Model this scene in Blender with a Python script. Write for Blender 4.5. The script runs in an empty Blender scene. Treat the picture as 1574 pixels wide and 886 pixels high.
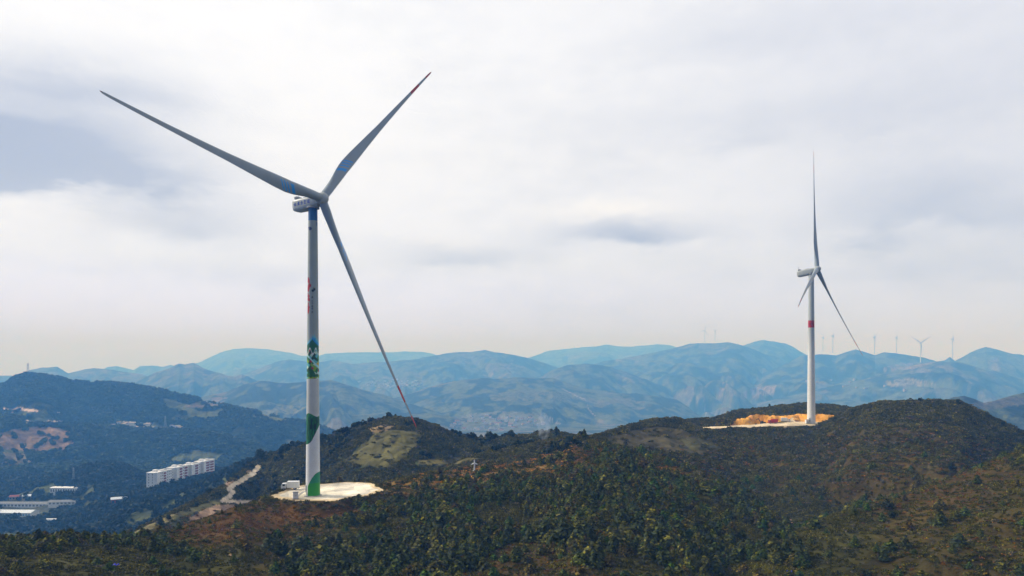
import bpy, math, random
import numpy as np
from mathutils import Vector, Matrix

# ------------------------------------------------------------------ camera, world, sun, exposure
F, CX, HY = 1100.0, 787.0, 555.0        # focal length and horizon, in the photograph's 1574 px frame
scn = bpy.context.scene
COL = scn.collection
cam = bpy.data.cameras.new('camera'); camo = bpy.data.objects.new('camera', cam); COL.objects.link(camo)
camo.location = (0, 0, 0); camo.rotation_euler = (math.radians(90), 0, 0)
cam.sensor_width = 36; cam.lens = 36 * F / 1574
cam.shift_y = (HY - 443) / 1574
cam.clip_start = 1; cam.clip_end = 60000
scn.camera = camo

SUN_DIR = Vector((-0.80, 0.18, 0.62)).normalized()
sun = bpy.data.lights.new('sun', 'SUN'); suno = bpy.data.objects.new('sun', sun); COL.objects.link(suno)
sun.energy = 3.0; sun.angle = math.radians(6); sun.color = (1.0, 0.95, 0.87)
suno.rotation_euler = SUN_DIR.to_track_quat('Z', 'Y').to_euler()

def azel(px, py):
    dx = px - CX
    return math.atan2(dx, F), math.atan2(HY - py, math.hypot(F, dx))

world = bpy.data.worlds.new('World'); scn.world = world; world.use_nodes = True

def build_world():
    nt = world.node_tree; N = nt.nodes; L = nt.links
    for n in list(N): N.remove(n)
    out = N.new('ShaderNodeOutputWorld'); bg = N.new('ShaderNodeBackground')
    bg.inputs['Strength'].default_value = 0.1
    L.new(bg.outputs[0], out.inputs[0])
    sky = N.new('ShaderNodeTexSky'); sky.sky_type = 'NISHITA'; sky.sun_disc = False
    sky.sun_elevation = math.asin(SUN_DIR.z); sky.sun_rotation = math.atan2(SUN_DIR.x, SUN_DIR.y)
    sky.air_density = 1.2; sky.dust_density = 2.0
    tc = N.new('ShaderNodeTexCoord'); sep = N.new('ShaderNodeSeparateXYZ'); L.new(tc.outputs['Generated'], sep.inputs[0])
    def m(op, a, b=None, c=None, clamp=False):
        n = N.new('ShaderNodeMath'); n.operation = op; n.use_clamp = clamp
        for i, v in enumerate((a, b, c)):
            if v is None: continue
            if isinstance(v, (int, float)): n.inputs[i].default_value = v
            else: L.new(v, n.inputs[i])
        return n.outputs[0]
    az = m('ARCTAN2', sep.outputs[0], sep.outputs[1]); el = m('ARCSINE', sep.outputs[2])
    comb = N.new('ShaderNodeCombineXYZ'); L.new(m('MULTIPLY', az, 1.0), comb.inputs[0]); L.new(m('MULTIPLY', el, 2.4), comb.inputs[1])
    def noise(scale, detail, off, rough=0.55, vec=None):
        mp = N.new('ShaderNodeMapping'); mp.inputs['Location'].default_value = off
        L.new(vec or comb.outputs[0], mp.inputs[0])
        n = N.new('ShaderNodeTexNoise'); n.inputs['Scale'].default_value = scale; n.inputs['Detail'].default_value = detail
        n.inputs['Roughness'].default_value = rough
        L.new(mp.outputs[0], n.inputs['Vector']); return n.outputs[0]
    n1 = noise(2.6, 6, (3.1, 1.2, 0)); n2 = noise(7.0, 7, (7.7, 4.2, 0)); n3 = noise(18, 6, (1.7, 9.2, 0))
    n4 = noise(5.0, 6, (11.3, 2.2, 0)); n5 = noise(30.0, 5, (2.3, 5.2, 0))
    # warped az / el for the placed clouds
    waz = m('ADD', az, m('MULTIPLY', m('SUBTRACT', n4, 0.5), 0.16))
    wel = m('ADD', el, m('MULTIPLY', m('SUBTRACT', n2, 0.5), 0.11))
    wel = m('ADD', wel, m('MULTIPLY', m('SUBTRACT', n3, 0.5), 0.035))
    wel = m('ADD', wel, m('MULTIPLY', m('SUBTRACT', n5, 0.5), 0.018))
    def cloud(px, py, wx, wy, flat=1.0):
        a, e = azel(px, py); soft = 1.0 if wy > 45 else 0.55
        wa_ = m('ADD', az, m('MULTIPLY', m('SUBTRACT', waz, az), soft)); we_ = m('ADD', el, m('MULTIPLY', m('SUBTRACT', wel, el), soft))
        dx = m('DIVIDE', m('SUBTRACT', wa_, a), wx / F)
        de = m('DIVIDE', m('SUBTRACT', we_, e), wy / F)
        # flat, crisper base, feathered top
        below = m('LESS_THAN', de, 0.0)
        de = m('MULTIPLY', de, m('ADD', 1.0, m('MULTIPLY', below, flat)))
        r = m('ADD', m('MULTIPLY', dx, dx), m('MULTIPLY', de, de))
        return m('EXPONENT', m('MULTIPLY', r, -1.0))
    dark = None
    for args, k in (((75, 248, 170, 80, 1.5), 1.25), ((965, 362, 105, 27, 1.8), 0.72), ((255, 345, 110, 40, .6), 0.6),
                    ((120, 135, 150, 26, .5), 0.38), ((705, 400, 100, 28, .8), 0.45), ((1410, 330, 130, 60, .6), 0.6),
                    ((1230, 190, 300, 45, .2), 0.26), ((1180, 55, 210, 30, .2), 0.16), ((1500, 410, 160, 30, .5), 0.22), ((380, 420, 200, 22, .5), 0.18)):
        c = m('MULTIPLY', cloud(*args), k)
        dark = c if dark is None else m('ADD', dark, c)
    tex = m('ADD', m('MULTIPLY', m('SUBTRACT', n1, 0.42), 1.6, clamp=True), m('MULTIPLY', m('SUBTRACT', n3, 0.5), 0.8))
    dark = m('ADD', dark, m('MULTIPLY', tex, 0.36))
    dark = m('MULTIPLY', dark, m('ADD', 0.55, m('MULTIPLY', n2, 0.9)))
    dark = m('MAXIMUM', m('MINIMUM', dark, 0.95), 0.0)
    # lit crests just above the placed clouds
    lit = None
    for args, k in (((935, 322, 110, 16, 0), 1.0), ((60, 320, 170, 30, 0), 0.35), ((690, 368, 60, 14, 0), 0.4), ((430, 270, 190, 80, 0), 0.35)):
        c = m('MULTIPLY', cloud(*args), k)
        lit = c if lit is None else m('ADD', lit, c)
    ramp = N.new('ShaderNodeValToRGB'); L.new(m('MULTIPLY', el, 1.0 / 0.6, clamp=True), ramp.inputs[0])
    cr = ramp.color_ramp
    cr.elements[0].position = 0.0; cr.elements[0].color = (0.64, 0.76, 1.7, 1)
    cr.elements[1].position = 1.0; cr.elements[1].color = (1.0, 1.01, 1.03, 1)
    for p, c in ((0.1, (0.79, 0.86, 1.28, 1)), (0.22, (0.88, 0.925, 1.06, 1)), (0.45, (0.96, 0.975, 1.02, 1)), (0.7, (1.0, 1.01, 1.04, 1))):
        e = cr.elements.new(p); e.color = c
    def mix(a, b, f):
        n = N.new('ShaderNodeMix'); n.data_type = 'RGBA'
        if isinstance(f, float): n.inputs[0].default_value = f
        else: L.new(f, n.inputs[0])
        for s, v in ((6, a), (7, b)):
            if isinstance(v, tuple): n.inputs[s].default_value = v
            else: L.new(v, n.inputs[s])
        return n.outputs[2]
    # right side of the sky is a little greyer than the left
    side = m('MULTIPLY', m('ADD', az, 0.22), 0.9, clamp=True)
    base = mix(ramp.outputs[0], (0.70, 0.73, 0.83, 1), m('MULTIPLY', side, 0.9))
    colr = mix(base, (0.42, 0.485, 0.64, 1), dark)
    colr = mix(colr, (1.0, 1.0, 1.02, 1), m('MULTIPLY', lit, 0.8, clamp=True))
    n = N.new('ShaderNodeVectorMath'); n.operation = 'SCALE'; n.inputs[3].default_value = 10.0
    # unseen sky behind the camera is dimmed to darken the sides facing it
    back = m('SUBTRACT', 1.0, m('MULTIPLY', m('MULTIPLY_ADD', sep.outputs[1], -1.6, 0.1, clamp=True), 0.72)); L.new(m('MULTIPLY', back, 10.0), n.inputs[3])
    L.new(colr, n.inputs[0])
    fin = mix(sky.outputs[0], n.outputs[0], 0.95)
    L.new(fin, bg.inputs[0])
build_world()

scn.view_settings.view_transform = 'Standard'
try: scn.view_settings.look = 'None'
except Exception: pass
scn.view_settings.exposure = 0.08; scn.view_settings.gamma = 1.0; scn.view_settings.use_curve_mapping = False
cy = scn.cycles
cy.max_bounces = 6; cy.diffuse_bounces = 2; cy.glossy_bounces = 2; cy.volume_bounces = 3; cy.transparent_max_bounces = 6
cy.use_denoising = True
try: cy.denoiser = 'OPENIMAGEDENOISE'
except Exception: pass
cy.sample_clamp_indirect = 4.0

rng = np.random.default_rng(7)
random.seed(7)

# ------------------------------------------------------------------ helpers
def pt(px, py, Y): return ((px - CX) / F * Y, Y, (HY - py) / F * Y)

def _hash(ix, iy, s):
    h = (ix.astype(np.int64) * 374761393 + iy.astype(np.int64) * 668265263 + s * 1442695041) & 0xffffffff
    h = ((h ^ (h >> 13)) * 1274126177) & 0xffffffff
    return ((h ^ (h >> 16)) & 0xffff) / 65535.0
def vnoise(x, y, s=0):
    x = np.asarray(x, float); y = np.asarray(y, float)
    ix = np.floor(x); iy = np.floor(y); fx = x - ix; fy = y - iy
    fx = fx * fx * fx * (fx * (fx * 6 - 15) + 10); fy = fy * fy * fy * (fy * (fy * 6 - 15) + 10)
    a = _hash(ix, iy, s); b = _hash(ix + 1, iy, s); c = _hash(ix, iy + 1, s); d = _hash(ix + 1, iy + 1, s)
    return (a * (1 - fx) + b * fx) * (1 - fy) + (c * (1 - fx) + d * fx) * fy
def fbm(x, y, oct=4, s=0, g=0.5):
    t = 0; a = 1; tot = 0
    for o in range(oct):
        t = t + a * vnoise(x * 2 ** o + 17.3 * o, y * 2 ** o - 9.1 * o, s + o); tot += a; a *= g
    return t / tot
def ridged(x, y, oct=4, s=0):
    t = 0; a = 1; tot = 0
    for o in range(oct):
        t = t + a * (1 - np.abs(2 * vnoise(x * 2 ** o + 5.7 * o, y * 2 ** o + 3.3 * o, s + o) - 1)); tot += a; a *= 0.5
    return t / tot

def mat(name, color=(.5, .5, .5), rough=0.6, metal=0.0, var=0.0, scale=1.0, attr=None, inst=None, spec=0.4, bump=0.0, bscale=1.0):
    m = bpy.data.materials.new(name); m.use_nodes = True; N = m.node_tree.nodes; L = m.node_tree.links
    b = N['Principled BSDF']; b.inputs['Roughness'].default_value = rough; b.inputs['Metallic'].default_value = metal
    b.inputs['Specular IOR Level'].default_value = spec
    src = None
    if attr:
        a = N.new('ShaderNodeAttribute'); a.attribute_name = attr; src = a.outputs['Color']
    if inst:
        a = N.new('ShaderNodeAttribute'); a.attribute_name = inst; a.attribute_type = 'INSTANCER'
        if src is not None:
            v = N.new('ShaderNodeVectorMath'); v.operation = 'MULTIPLY'; L.new(src, v.inputs[0]); L.new(a.outputs['Vector'], v.inputs[1]); src = v.outputs[0]
        else: src = a.outputs['Vector']
    tc = N.new('ShaderNodeTexCoord')
    if var > 0:
        n = N.new('ShaderNodeTexNoise'); n.inputs['Scale'].default_value = scale; n.inputs['Detail'].default_value = 5
        L.new(tc.outputs['Object'], n.inputs['Vector'])
        mr = N.new('ShaderNodeMapRange'); mr.inputs[3].default_value = 1 - var; mr.inputs[4].default_value = 1 + var
        mr.inputs[1].default_value = .3; mr.inputs[2].default_value = .7
        L.new(n.outputs[0], mr.inputs[0])
        v = N.new('ShaderNodeVectorMath'); v.operation = 'SCALE'; L.new(mr.outputs[0], v.inputs[3])
        if src is not None: L.new(src, v.inputs[0])
        else: v.inputs[0].default_value = color
        src = v.outputs[0]
    if src is not None: L.new(src, b.inputs['Base Color'])
    else: b.inputs['Base Color'].default_value = (*color, 1)
    if bump > 0:
        n = N.new('ShaderNodeTexNoise'); n.inputs['Scale'].default_value = bscale; n.inputs['Detail'].default_value = 6
        L.new(tc.outputs['Object'], n.inputs['Vector'])
        bp = N.new('ShaderNodeBump'); bp.inputs['Strength'].default_value = bump; bp.inputs['Distance'].default_value = 0.3
        L.new(n.outputs[0], bp.inputs['Height']); L.new(bp.outputs[0], b.inputs['Normal'])
    return m

def mesh_np(name, verts, faces, colors=None, cname='Col', smooth=True, mats=()):
    me = bpy.data.meshes.new(name)
    verts = np.asarray(verts, np.float32); faces = np.asarray(faces, np.int32); k = faces.shape[1]
    me.vertices.add(len(verts)); me.vertices.foreach_set('co', verts.ravel())
    me.loops.add(faces.size); me.loops.foreach_set('vertex_index', faces.ravel())
    me.polygons.add(len(faces)); me.polygons.foreach_set('loop_start', np.arange(0, faces.size, k, dtype=np.int32))
    me.polygons.foreach_set('use_smooth', np.full(len(faces), smooth))
    me.update(calc_edges=True)
    if colors is not None:
        a = me.color_attributes.new(cname, 'FLOAT_COLOR', 'POINT')
        c = np.ones((len(verts), 4), np.float32); c[:, :3] = colors; a.data.foreach_set('color', c.ravel())
    for m in mats: me.materials.append(m)
    return me

def tag(o, label=None, cat=None, group=None, kind=None):
    if label: o['label'] = label
    if cat: o['category'] = cat
    if group: o['group'] = group
    if kind: o['kind'] = kind
    return o
def link(name, me, parent=None, loc=None):
    o = bpy.data.objects.new(name, me); COL.objects.link(o)
    if parent is not None: o.parent = parent
    if loc is not None: o.location = loc
    return o
def empty(name, loc, rz=0.0):
    o = bpy.data.objects.new(name, None); COL.objects.link(o); o.location = loc; o.rotation_euler = (0, 0, rz); o.empty_display_size = 1
    return o
def copy_tree(o, parent=None):
    c = o.copy(); COL.objects.link(c)
    if parent is not None: c.parent = parent
    for ch in list(o.children): copy_tree(ch, c)
    return c

class MB:
    """collects boxes, bars and tubes, builds one mesh"""
    def __init__(s): s.v = []; s.f = []; s.mi = []
    def raw(s, v, f, mi=0):
        o = len(s.v); s.v += [tuple(p) for p in v]; s.f += [tuple(i + o for i in q) for q in f]; s.mi += [mi] * len(f)
    def box(s, c, d, rz=0, mi=0, taper=1.0, bev=0.0):
        x, y, z = [q / 2 for q in d]; cs, sn = math.cos(rz), math.sin(rz); vs = []
        if bev <= 0:
            for sz in (-1, 1):
                k = taper if sz > 0 else 1
                for sx, sy in ((-1, -1), (1, -1), (1, 1), (-1, 1)):
                    a, b = sx * x * k, sy * y * k; vs.append((c[0] + a * cs - b * sn, c[1] + a * sn + b * cs, c[2] + sz * z))
            s.raw(vs, [(3, 2, 1, 0), (4, 5, 6, 7), (0, 1, 5, 4), (1, 2, 6, 5), (2, 3, 7, 6), (3, 0, 4, 7)], mi)
        else:
            rings = []
            for zz, ins in ((-z, bev), (-z + bev, 0), (z - bev, 0), (z, bev)):
                ring = []
                for sx, sy in ((-1, -1), (1, -1), (1, 1), (-1, 1)):
                    X, Y = x - ins, y - ins; b = bev * .999
                    prs = ((sx * X, sy * (Y - b)), (sx * (X - b), sy * Y))
                    if (sx * sy) > 0: prs = prs if False else (prs[1], prs[0]) if False else prs
                    if (sx, sy) in ((-1, -1), (1, 1)): ring += [prs[0], prs[1]]
                    else: ring += [prs[1], prs[0]]
                rings.append([(c[0] + a * cs - q * sn, c[1] + a * sn + q * cs, c[2] + zz) for a, q in ring])
            vs = [p for r in rings for p in r]; n = 8; f = [tuple(range(n - 1, -1, -1)), tuple(range(3 * n, 4 * n))]
            for r in range(3):
                for i in range(n): f.append((r * n + i, r * n + (i + 1) % n, (r + 1) * n + (i + 1) % n, (r + 1) * n + i))
            s.raw(vs, f, mi)
    def tube(s, a, b, r0, r1=None, n=8, mi=0, cap=True):
        r1 = r0 if r1 is None else r1; a = Vector(a); b = Vector(b); d = (b - a).normalized()
        u = d.orthogonal().normalized(); w = d.cross(u); vs = []
        for p, r in ((a, r0), (b, r1)):
            for i in range(n):
                t = 2 * math.pi * i / n; vs.append(p + u * (r * math.cos(t)) + w * (r * math.sin(t)))
        f = [(i, (i + 1) % n, n + (i + 1) % n, n + i) for i in range(n)]
        if cap: f += [tuple(range(n - 1, -1, -1)), tuple(range(n, 2 * n))]
        s.raw(vs, f, mi)
    def lathe(s, prof, c=(0, 0, 0), n=24, mi=0, axis='z'):
        vs = []; m = len(prof)
        for r, h in prof:
            for i in range(n):
                t = 2 * math.pi * i / n; p = (r * math.cos(t), r * math.sin(t), h)
                if axis == 'x': p = (p[2], p[0], p[1])
                if axis == 'y': p = (p[1], p[2], p[0])
                vs.append((c[0] + p[0], c[1] + p[1], c[2] + p[2]))
        f = [(j * n + i, j * n + (i + 1) % n, (j + 1) * n + (i + 1) % n, (j + 1) * n + i) for j in range(m - 1) for i in range(n)]
        f += [tuple(range(n - 1, -1, -1)), tuple((m - 1) * n + i for i in range(n))]
        s.raw(vs, f, mi)
    def build(s, name, mats, parent=None, loc=None, smooth=False):
        me = bpy.data.meshes.new(name); me.from_pydata(s.v, [], s.f)
        if not isinstance(mats, (list, tuple)): mats = [mats]
        for m in mats: me.materials.append(m)
        me.polygons.foreach_set('material_index', s.mi)
        if smooth: me.polygons.foreach_set('use_smooth', [True] * len(s.f))
        me.update(); return link(name, me, parent, loc)

# ------------------------------------------------------------------ terrain
# ridge: crest polyline (px, py, depth), front slope, back slope, gully strength
RIDGES = [
 # near hill under the big turbine, running right as the wooded spur
 dict(p=[(-900,890,140),(0,836,150),(200,834,166),(300,804,192),(370,778,210),(425,764,240),(445,748,262),(583,743,265),(650,730,272),(730,717,286),(800,711,296),(850,694,312),(890,672,330),(950,686,312),(1020,705,292),(1100,735,266),(1160,770,242),(1200,800,222),(1260,850,192),(1330,900,165),(2600,1200,130)], s=.045, b=.50, g=.25, w=6, sF2=.0),
 # right hill
 dict(p=[(700,760,330),(880,680,350),(930,666,385),(1000,647,430),(1040,644,448),(1075,659,424),(1250,655,446),(1285,642,440),(1310,628,430),(1350,620,425),(1400,616,425),(1440,615,425),(1475,619,425),(1500,629,425),(1530,645,420),(1574,665,420),(1700,720,420),(2300,900,420)], s=.15, b=.45, g=.5, w=10),
 dict(p=[(900,700,500),(1000,665,500),(1040,648,505),(1070,645,505),(1098,644,520),(1115,638,530),(1130,632,540),(1150,630,540),(1180,628,545),(1205,624,545),(1230,621,545),(1280,624,545),(1320,630,540),(1400,640,540),(1600,700,540)], s=.10, b=.45, g=.1, w=10),
 # front right spur
 dict(p=[(1050,900,165),(1200,840,170),(1300,795,185),(1360,775,195),(1440,748,206),(1500,722,216),(1574,692,226),(1800,640,240),(2600,600,250)], s=.11, b=.22, g=.5, w=8),
 # mid hill
 dict(p=[(-200,960,300),(100,870,310),(190,828,325),(270,786,372),(340,752,430),(385,716,520),(400,706,540),(440,690,520),(480,680,500),(520,667,482),(545,658,474),(575,648,470),(600,642,470),(640,645,470),(670,655,470),(700,668,475),(740,675,480),(790,672,480),(840,665,470),(880,669,450),(930,674,420),(1000,700,420)], s=.19, b=.5, g=.5, w=10),
 # low spur closer inside the saddle, right of the mid hill
 dict(p=[(560,790,350),(650,735,360),(720,705,370),(780,690,375),(840,678,380),(880,676,370),(920,690,360)], s=.15, b=.2, g=.4, w=8),
 # wooded slope in front of the white flats
 dict(p=[(-100,860,680),(150,815,690),(200,792,700),(260,768,720),(330,737,740),(380,714,700),(402,706,620),(440,700,560)], s=.22, b=.35, g=.5, w=14),
 dict(p=[(100,800,860),(180,772,880),(222,756,893),(240,749,900),(270,741,940),(330,725,1020),(350,728,1040),(420,770,1040)], s=.22, b=.2, g=.3, w=8),
 # wooded knoll
 dict(p=[(-400,800,1000),(0,772,1050),(60,748,1080),(85,738,1090),(110,727,1100),(135,719,1100),(160,714,1100),(180,715,1100),(200,722,1090),(235,740,1060),(290,735,1080),(330,726,1080),(390,735,1000),(480,790,900)], s=.20, b=.35, g=.4, w=15),
 # big left hill
 dict(p=[(-900,640,1900),(-200,600,1900),(0,590,1900),(20,581,1900),(40,575,1900),(60,577,1900),(95,582,1920),(110,588,1920),(150,589,1900),(180,590,1900),(220,594,1880),(240,597,1860),(270,606,1840),(300,612,1820),(330,620,1800),(350,625,1780),(400,633,1740),(450,645,1700),(480,652,1680),(510,664,1650),(560,690,1600),(640,730,1500)], s=.24, b=.4, g=.55, w=25),
 dict(p=[(-300,650,1400),(0,640,1420),(60,648,1430),(140,656,1440),(220,661,1440),(300,664,1430),(350,672,1400),(400,690,1350),(460,720,1300)], s=.25, b=.25, g=.5, w=30),
 # right far hill
 dict(p=[(1340,680,1500),(1400,645,1500),(1440,620,1500),(1465,610,1500),(1482,608,1500),(1500,613,1500),(1512,618,1500),(1540,611,1550),(1574,602,1600),(1800,580,1700),(2600,560,1700)], s=.25, b=.4, g=.6, w=25),
 # middle distance
 dict(p=[(200,640,2400),(300,612,2400),(350,600,2400),(375,590,2400),(400,585,2400),(440,588,2400),(480,584,2400),(510,583,2400),(530,588,2400),(555,596,2400),(600,608,2400),(640,622,2400),(700,640,2350),(760,660,2300)], s=.22, b=.3, g=.7, w=40),
 dict(p=[(500,650,2900),(560,625,2900),(620,606,2900),(650,597,2900),(680,588,2900),(710,582,2900),(740,580,2900),(770,581,2900),(800,578,2900),(850,577,2900),(880,588,2900),(920,596,2880),(960,602,2850),(1000,606,2800),(1040,612,2750),(1065,630,2700),(1090,646,2650),(1150,670,2600)], s=.16, b=.3, g=.5, w=45),
 dict(p=[(400,640,2000),(520,640,2000),(600,630,2050),(660,632,2050),(700,638,2050),(740,645,2000),(800,670,1900)], s=.2, b=.2, g=.6, w=40),
 dict(p=[(780,610,3600),(820,585,3600),(850,566,3600),(875,560,3600),(900,557,3600),(925,560,3600),(950,567,3600),(980,577,3600),(1010,588,3600),(1040,598,3600),(1060,614,3600),(1085,642,3600),(1120,680,3600)], s=.22, b=.3, g=.7, w=45),
 dict(p=[(120,640,3300),(180,603,3300),(215,582,3300),(240,570,3300),(262,563,3300),(275,557,3300),(285,558,3300),(298,556,3300),(312,564,3300),(330,570,3300),(350,577,3300),(362,578,3300),(371,574,3300),(382,577,3300),(400,586,3300),(450,620,3300)], s=.28, b=.35, g=.7, w=45),
 dict(p=[(200,610,4600),(300,590,4600),(380,572,4600),(410,561,4600),(430,554,4600),(445,551,4600),(480,556,4600),(510,552,4600),(540,558,4600),(560,557,4600),(600,554,4600),(640,550,4600),(665,545,4600),(700,540,4600),(725,540,4600),(745,537,4600),(760,541,4600),(790,544,4600),(820,552,4600),(850,562,4600),(900,575,4600),(980,600,4600)], s=.2, b=.3, g=.8, w=60),
 dict(p=[(240,575,7500),(280,565,7500),(310,555,7500),(340,541,7500),(360,536,7500),(385,534,7500),(420,537,7500),(450,543,7500),(480,549,7500),(500,543,7500),(540,541,7500),(580,541,7500),(620,540,7500),(660,541,7500),(680,548,7500),(720,560,7500),(780,560,7500),(820,547,7500),(845,538,7500),(870,536,7500),(900,533,7500),(920,531,7500),(935,529,7500),(950,532,7500),(990,531,7500),(1010,528,7500),(1030,530,7500),(1060,540,7500),(1200,560,7500)], s=.15, b=.3, g=.5, w=80),
 dict(p=[(800,600,4600),(860,575,4600),(900,562,4600),(930,553,4600),(980,545,4600),(1010,539,4600),(1040,533,4600),(1060,527,4600),(1080,526,4600),(1100,527,4600),(1120,525,4600),(1140,529,4600),(1180,545,4600),(1230,565,4600),(1300,600,4600)], s=.24, b=.3, g=.8, w=60),
 dict(p=[(1060,570,5600),(1130,535,5600),(1145,529,5600),(1160,524,5600),(1175,521,5600),(1190,523,5600),(1205,526,5600),(1220,533,5600),(1236,543,5600),(1280,565,5600)], s=.2, b=.3, g=.6, w=60),
 dict(p=[(1060,625,4000),(1100,604,4000),(1150,582,4000),(1200,560,4000),(1236,545,4000),(1260,543,4000),(1285,545,4000),(1300,539,4000),(1315,535,4000),(1330,540,4000),(1345,545,4000),(1360,541,4000),(1375,542,4000),(1400,546,4000),(1420,548,4000),(1440,554,4000),(1452,552,4000),(1460,546,4000),(1468,552,4000),(1480,546,4000),(1490,540,4000),(1500,536,4000),(1515,533,4000),(1535,536,4000),(1574,546,4000),(1700,560,4000),(2600,560,4000)], s=.24, b=.3, g=.8, w=50),
 dict(p=[(1000,680,3000),(1080,648,3100),(1150,622,3200),(1250,598,3200),(1330,580,3200),(1380,568,3200),(1415,557,3250),(1440,554,3250),(1480,556,3250),(1530,570,3200),(1574,582,3200),(1700,590,3200)], s=.22, b=.3, g=.8, w=45),
 dict(p=[(-2000,560,3700),(-300,575,3700),(0,577,3700),(25,575,3700),(45,567,3700),(65,563,3700),(88,562,3700),(105,571,3700),(130,567,3700),(145,565,3700),(170,568,3700),(190,570,3700),(220,574,3700),(260,590,3700)], s=.2, b=.3, g=.6, w=50),
 dict(p=[(100,580,5800),(150,572,5800),(165,564,5800),(180,561,5800),(193,564,5800),(205,568,5800),(215,562,5800),(230,561,5800),(250,563,5800),(262,560,5800),(290,570,5800)], s=.2, b=.3, g=.6, w=70),
]
for r in RIDGES:      # everything beyond the first valley lies a third farther off
    m_ = sum(q[2] for q in r['p']) / len(r['p'])
    k_ = 1.0 if m_ < 1350 else 1.15 if m_ < 1910 else 1.6
    r['p'] = [(a, b, c * k_) for a, b, c in r['p']]
    if k_ > 1.5: r['s'] *= .75; r['b'] *= .8
    a, b, c = r['p'][0]; r['p'].insert(0, (a - 3000, b + 1500, c)); a, b, c = r['p'][-1]; r['p'].append((a + 3000, b + 1500, c))
T1X, T1Y, T1Z = pt(481, 762, 235.0); PADZ1 = T1Z
T2X, T2Y, T2Z = pt(1247, 651, 457.0); PADZ2 = T2Z
P2A = np.array((116.0, 428.0)); P2B = np.array((197.0, 460.0))

FIELD_K = 1.65
def smooth01(t): t = np.clip(t, 0, 1); return t * t * (3 - 2 * t)
def pad1(x, y):   # 0 inside .. 1 at outline of the big turbine's pad
    a = np.arctan2(y - 243.5, x + 62.0)
    r = 1 + .07 * np.sin(2 * a + .4) + .05 * np.sin(5 * a + 2) + .03 * np.sin(9 * a)
    return np.hypot((x + 62.0) / 15.4, (y - 243.5) / 17.0) / r
def pad2(x, y):
    d = P2B - P2A; t = np.clip(((x - P2A[0]) * d[0] + (y - P2A[1]) * d[1]) / (d @ d), 0, 1)
    qx = P2A[0] + t * d[0]; qy = P2A[1] + t * d[1]
    rad = 3 + 11 * t ** 1.3 + 1.2 * np.sin(t * 23)
    return np.hypot(x - qx, y - qy) / rad

def H(x, y, fine=True):
    x = np.asarray(x, float); y = np.asarray(y, float)
    yy = np.maximum(y, 5.0); px = CX + F * x / yy
    z = np.full(x.shape, -1e9)
    floor = -205 - 75 * smooth01((yy - 1200) / 1300) - 110 * smooth01((yy - 2600) / 2500)
    floor = floor + 18 * (fbm(x / 500, y / 500, 3, 91) - .5)
    # under the near hills the ground never drops to valley depth in front of the camera
    floor = np.where(yy < 260, -64 - 0 * yy, floor)
    bl = smooth01((yy - 200) / 240)
    floor = np.where(yy < 440, -64 * (1 - bl) + -205 * bl, floor)
    z = floor
    for k, r in enumerate(RIDGES):
        P = np.array(r['p'], float)
        Yc = np.interp(px, P[:, 0], P[:, 2]); pyc = np.interp(px, P[:, 0], P[:, 1])
        far = Yc > 1000
        # the crest wanders in depth, its outline stays
        if P[:, 2].mean() > 1000:
            Yc = Yc * (1 + .05 * (fbm(px / 60.0, px * 0 + k * 7, 3, 40 + k) - .5))
        zc = (HY - pyc) / F * Yc
        d = yy - Yc; w = r['w']
        lam = max(P[:, 2].mean() * .05, 14.0)
        gl = ridged(x / lam + .35 * d / lam, d / lam * .35 + k * 3.1, 4, 60 + k)
        drop = np.abs(d); rnd = np.sqrt(d * d + w * w) - w
        df = rnd * r['s'] * (1 + r['g'] * (gl - .35) * (1.6 if P[:, 2].mean() < 1350 else 1.8))
        db = rnd * r['b']
        zz = zc - np.where(d < 0, df, db)
        z = np.maximum(z, zz)
    # relief
    amp = np.clip((yy - 600) / 3500, 0, 1) * 26
    z = z - amp * (1 - ridged(x / 330 + .3 * y / 330, y / 420, 5, 5)) * np.clip((yy - 600) / 900, 0, 1) * (z > floor + 5)
    if fine:
        z = z + np.where(yy < 800, (fbm(x / 9, y / 9, 3, 21) - .5) * 1.6 * np.clip(yy / 300, .3, 1), 0)
    # pads
    q = pad1(x, y); k = 1 - smooth01((q - 1.02) / .42)
    z = z * (1 - k) + PADZ1 * k
    # cut bank of orange soil behind the second turbine
    xb0, xb1 = 138.0, 216.0
    tb = np.clip((x - xb0) / (xb1 - xb0), 0, 1)
    yb = 474 + 2.5 * np.sin(x / 5) + 1.5 * np.sin(x / 2.3) - 10 * smooth01((x - 203) / 10)
    top_ = np.interp(x, [138, 148, 157, 163, 169, 177, 186, 194, 201, 208, 213, 216], [.2, 1.2, 2.9, 5.2, 4.6, 3.9, 4.6, 5.6, 5.4, 5.6, 4.4, 1.0])
    bh = PADZ2 + top_ * .82 + 1.3 * (fbm(x / 2.5, y / 2.5, 3, 77) - .5)
    bank = bh - np.maximum(np.abs(y - yb - 4) - 3, 0) * .8 - .5 * np.abs(np.sin(x * .9 + .3 * np.sin(x)))
    inx = (x > xb0) & (x < xb1) & (y > 440) & (y < 505)
    q2 = pad2(x, y); k2 = 1 - smooth01((q2 - 1.0) / .5)
    z = z * (1 - k2) + PADZ2 * k2
    z = np.where(inx, np.maximum(z, np.where(tb > 0.0, bank, -1e9)), z)
    return z

def bank_mask(x, y):
    return (x > 140) & (x < 214.5) & (y > 468 - .9 * np.clip(163 - x, 0, 30) - 16 * smooth01((x - 203) / 8) + 3 * fbm(x / 2, y / 2, 2, 5)) & (y < 482 + 2 * np.sin(x / 3) - .8 * np.clip(156 - x, 0, 30))

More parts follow.
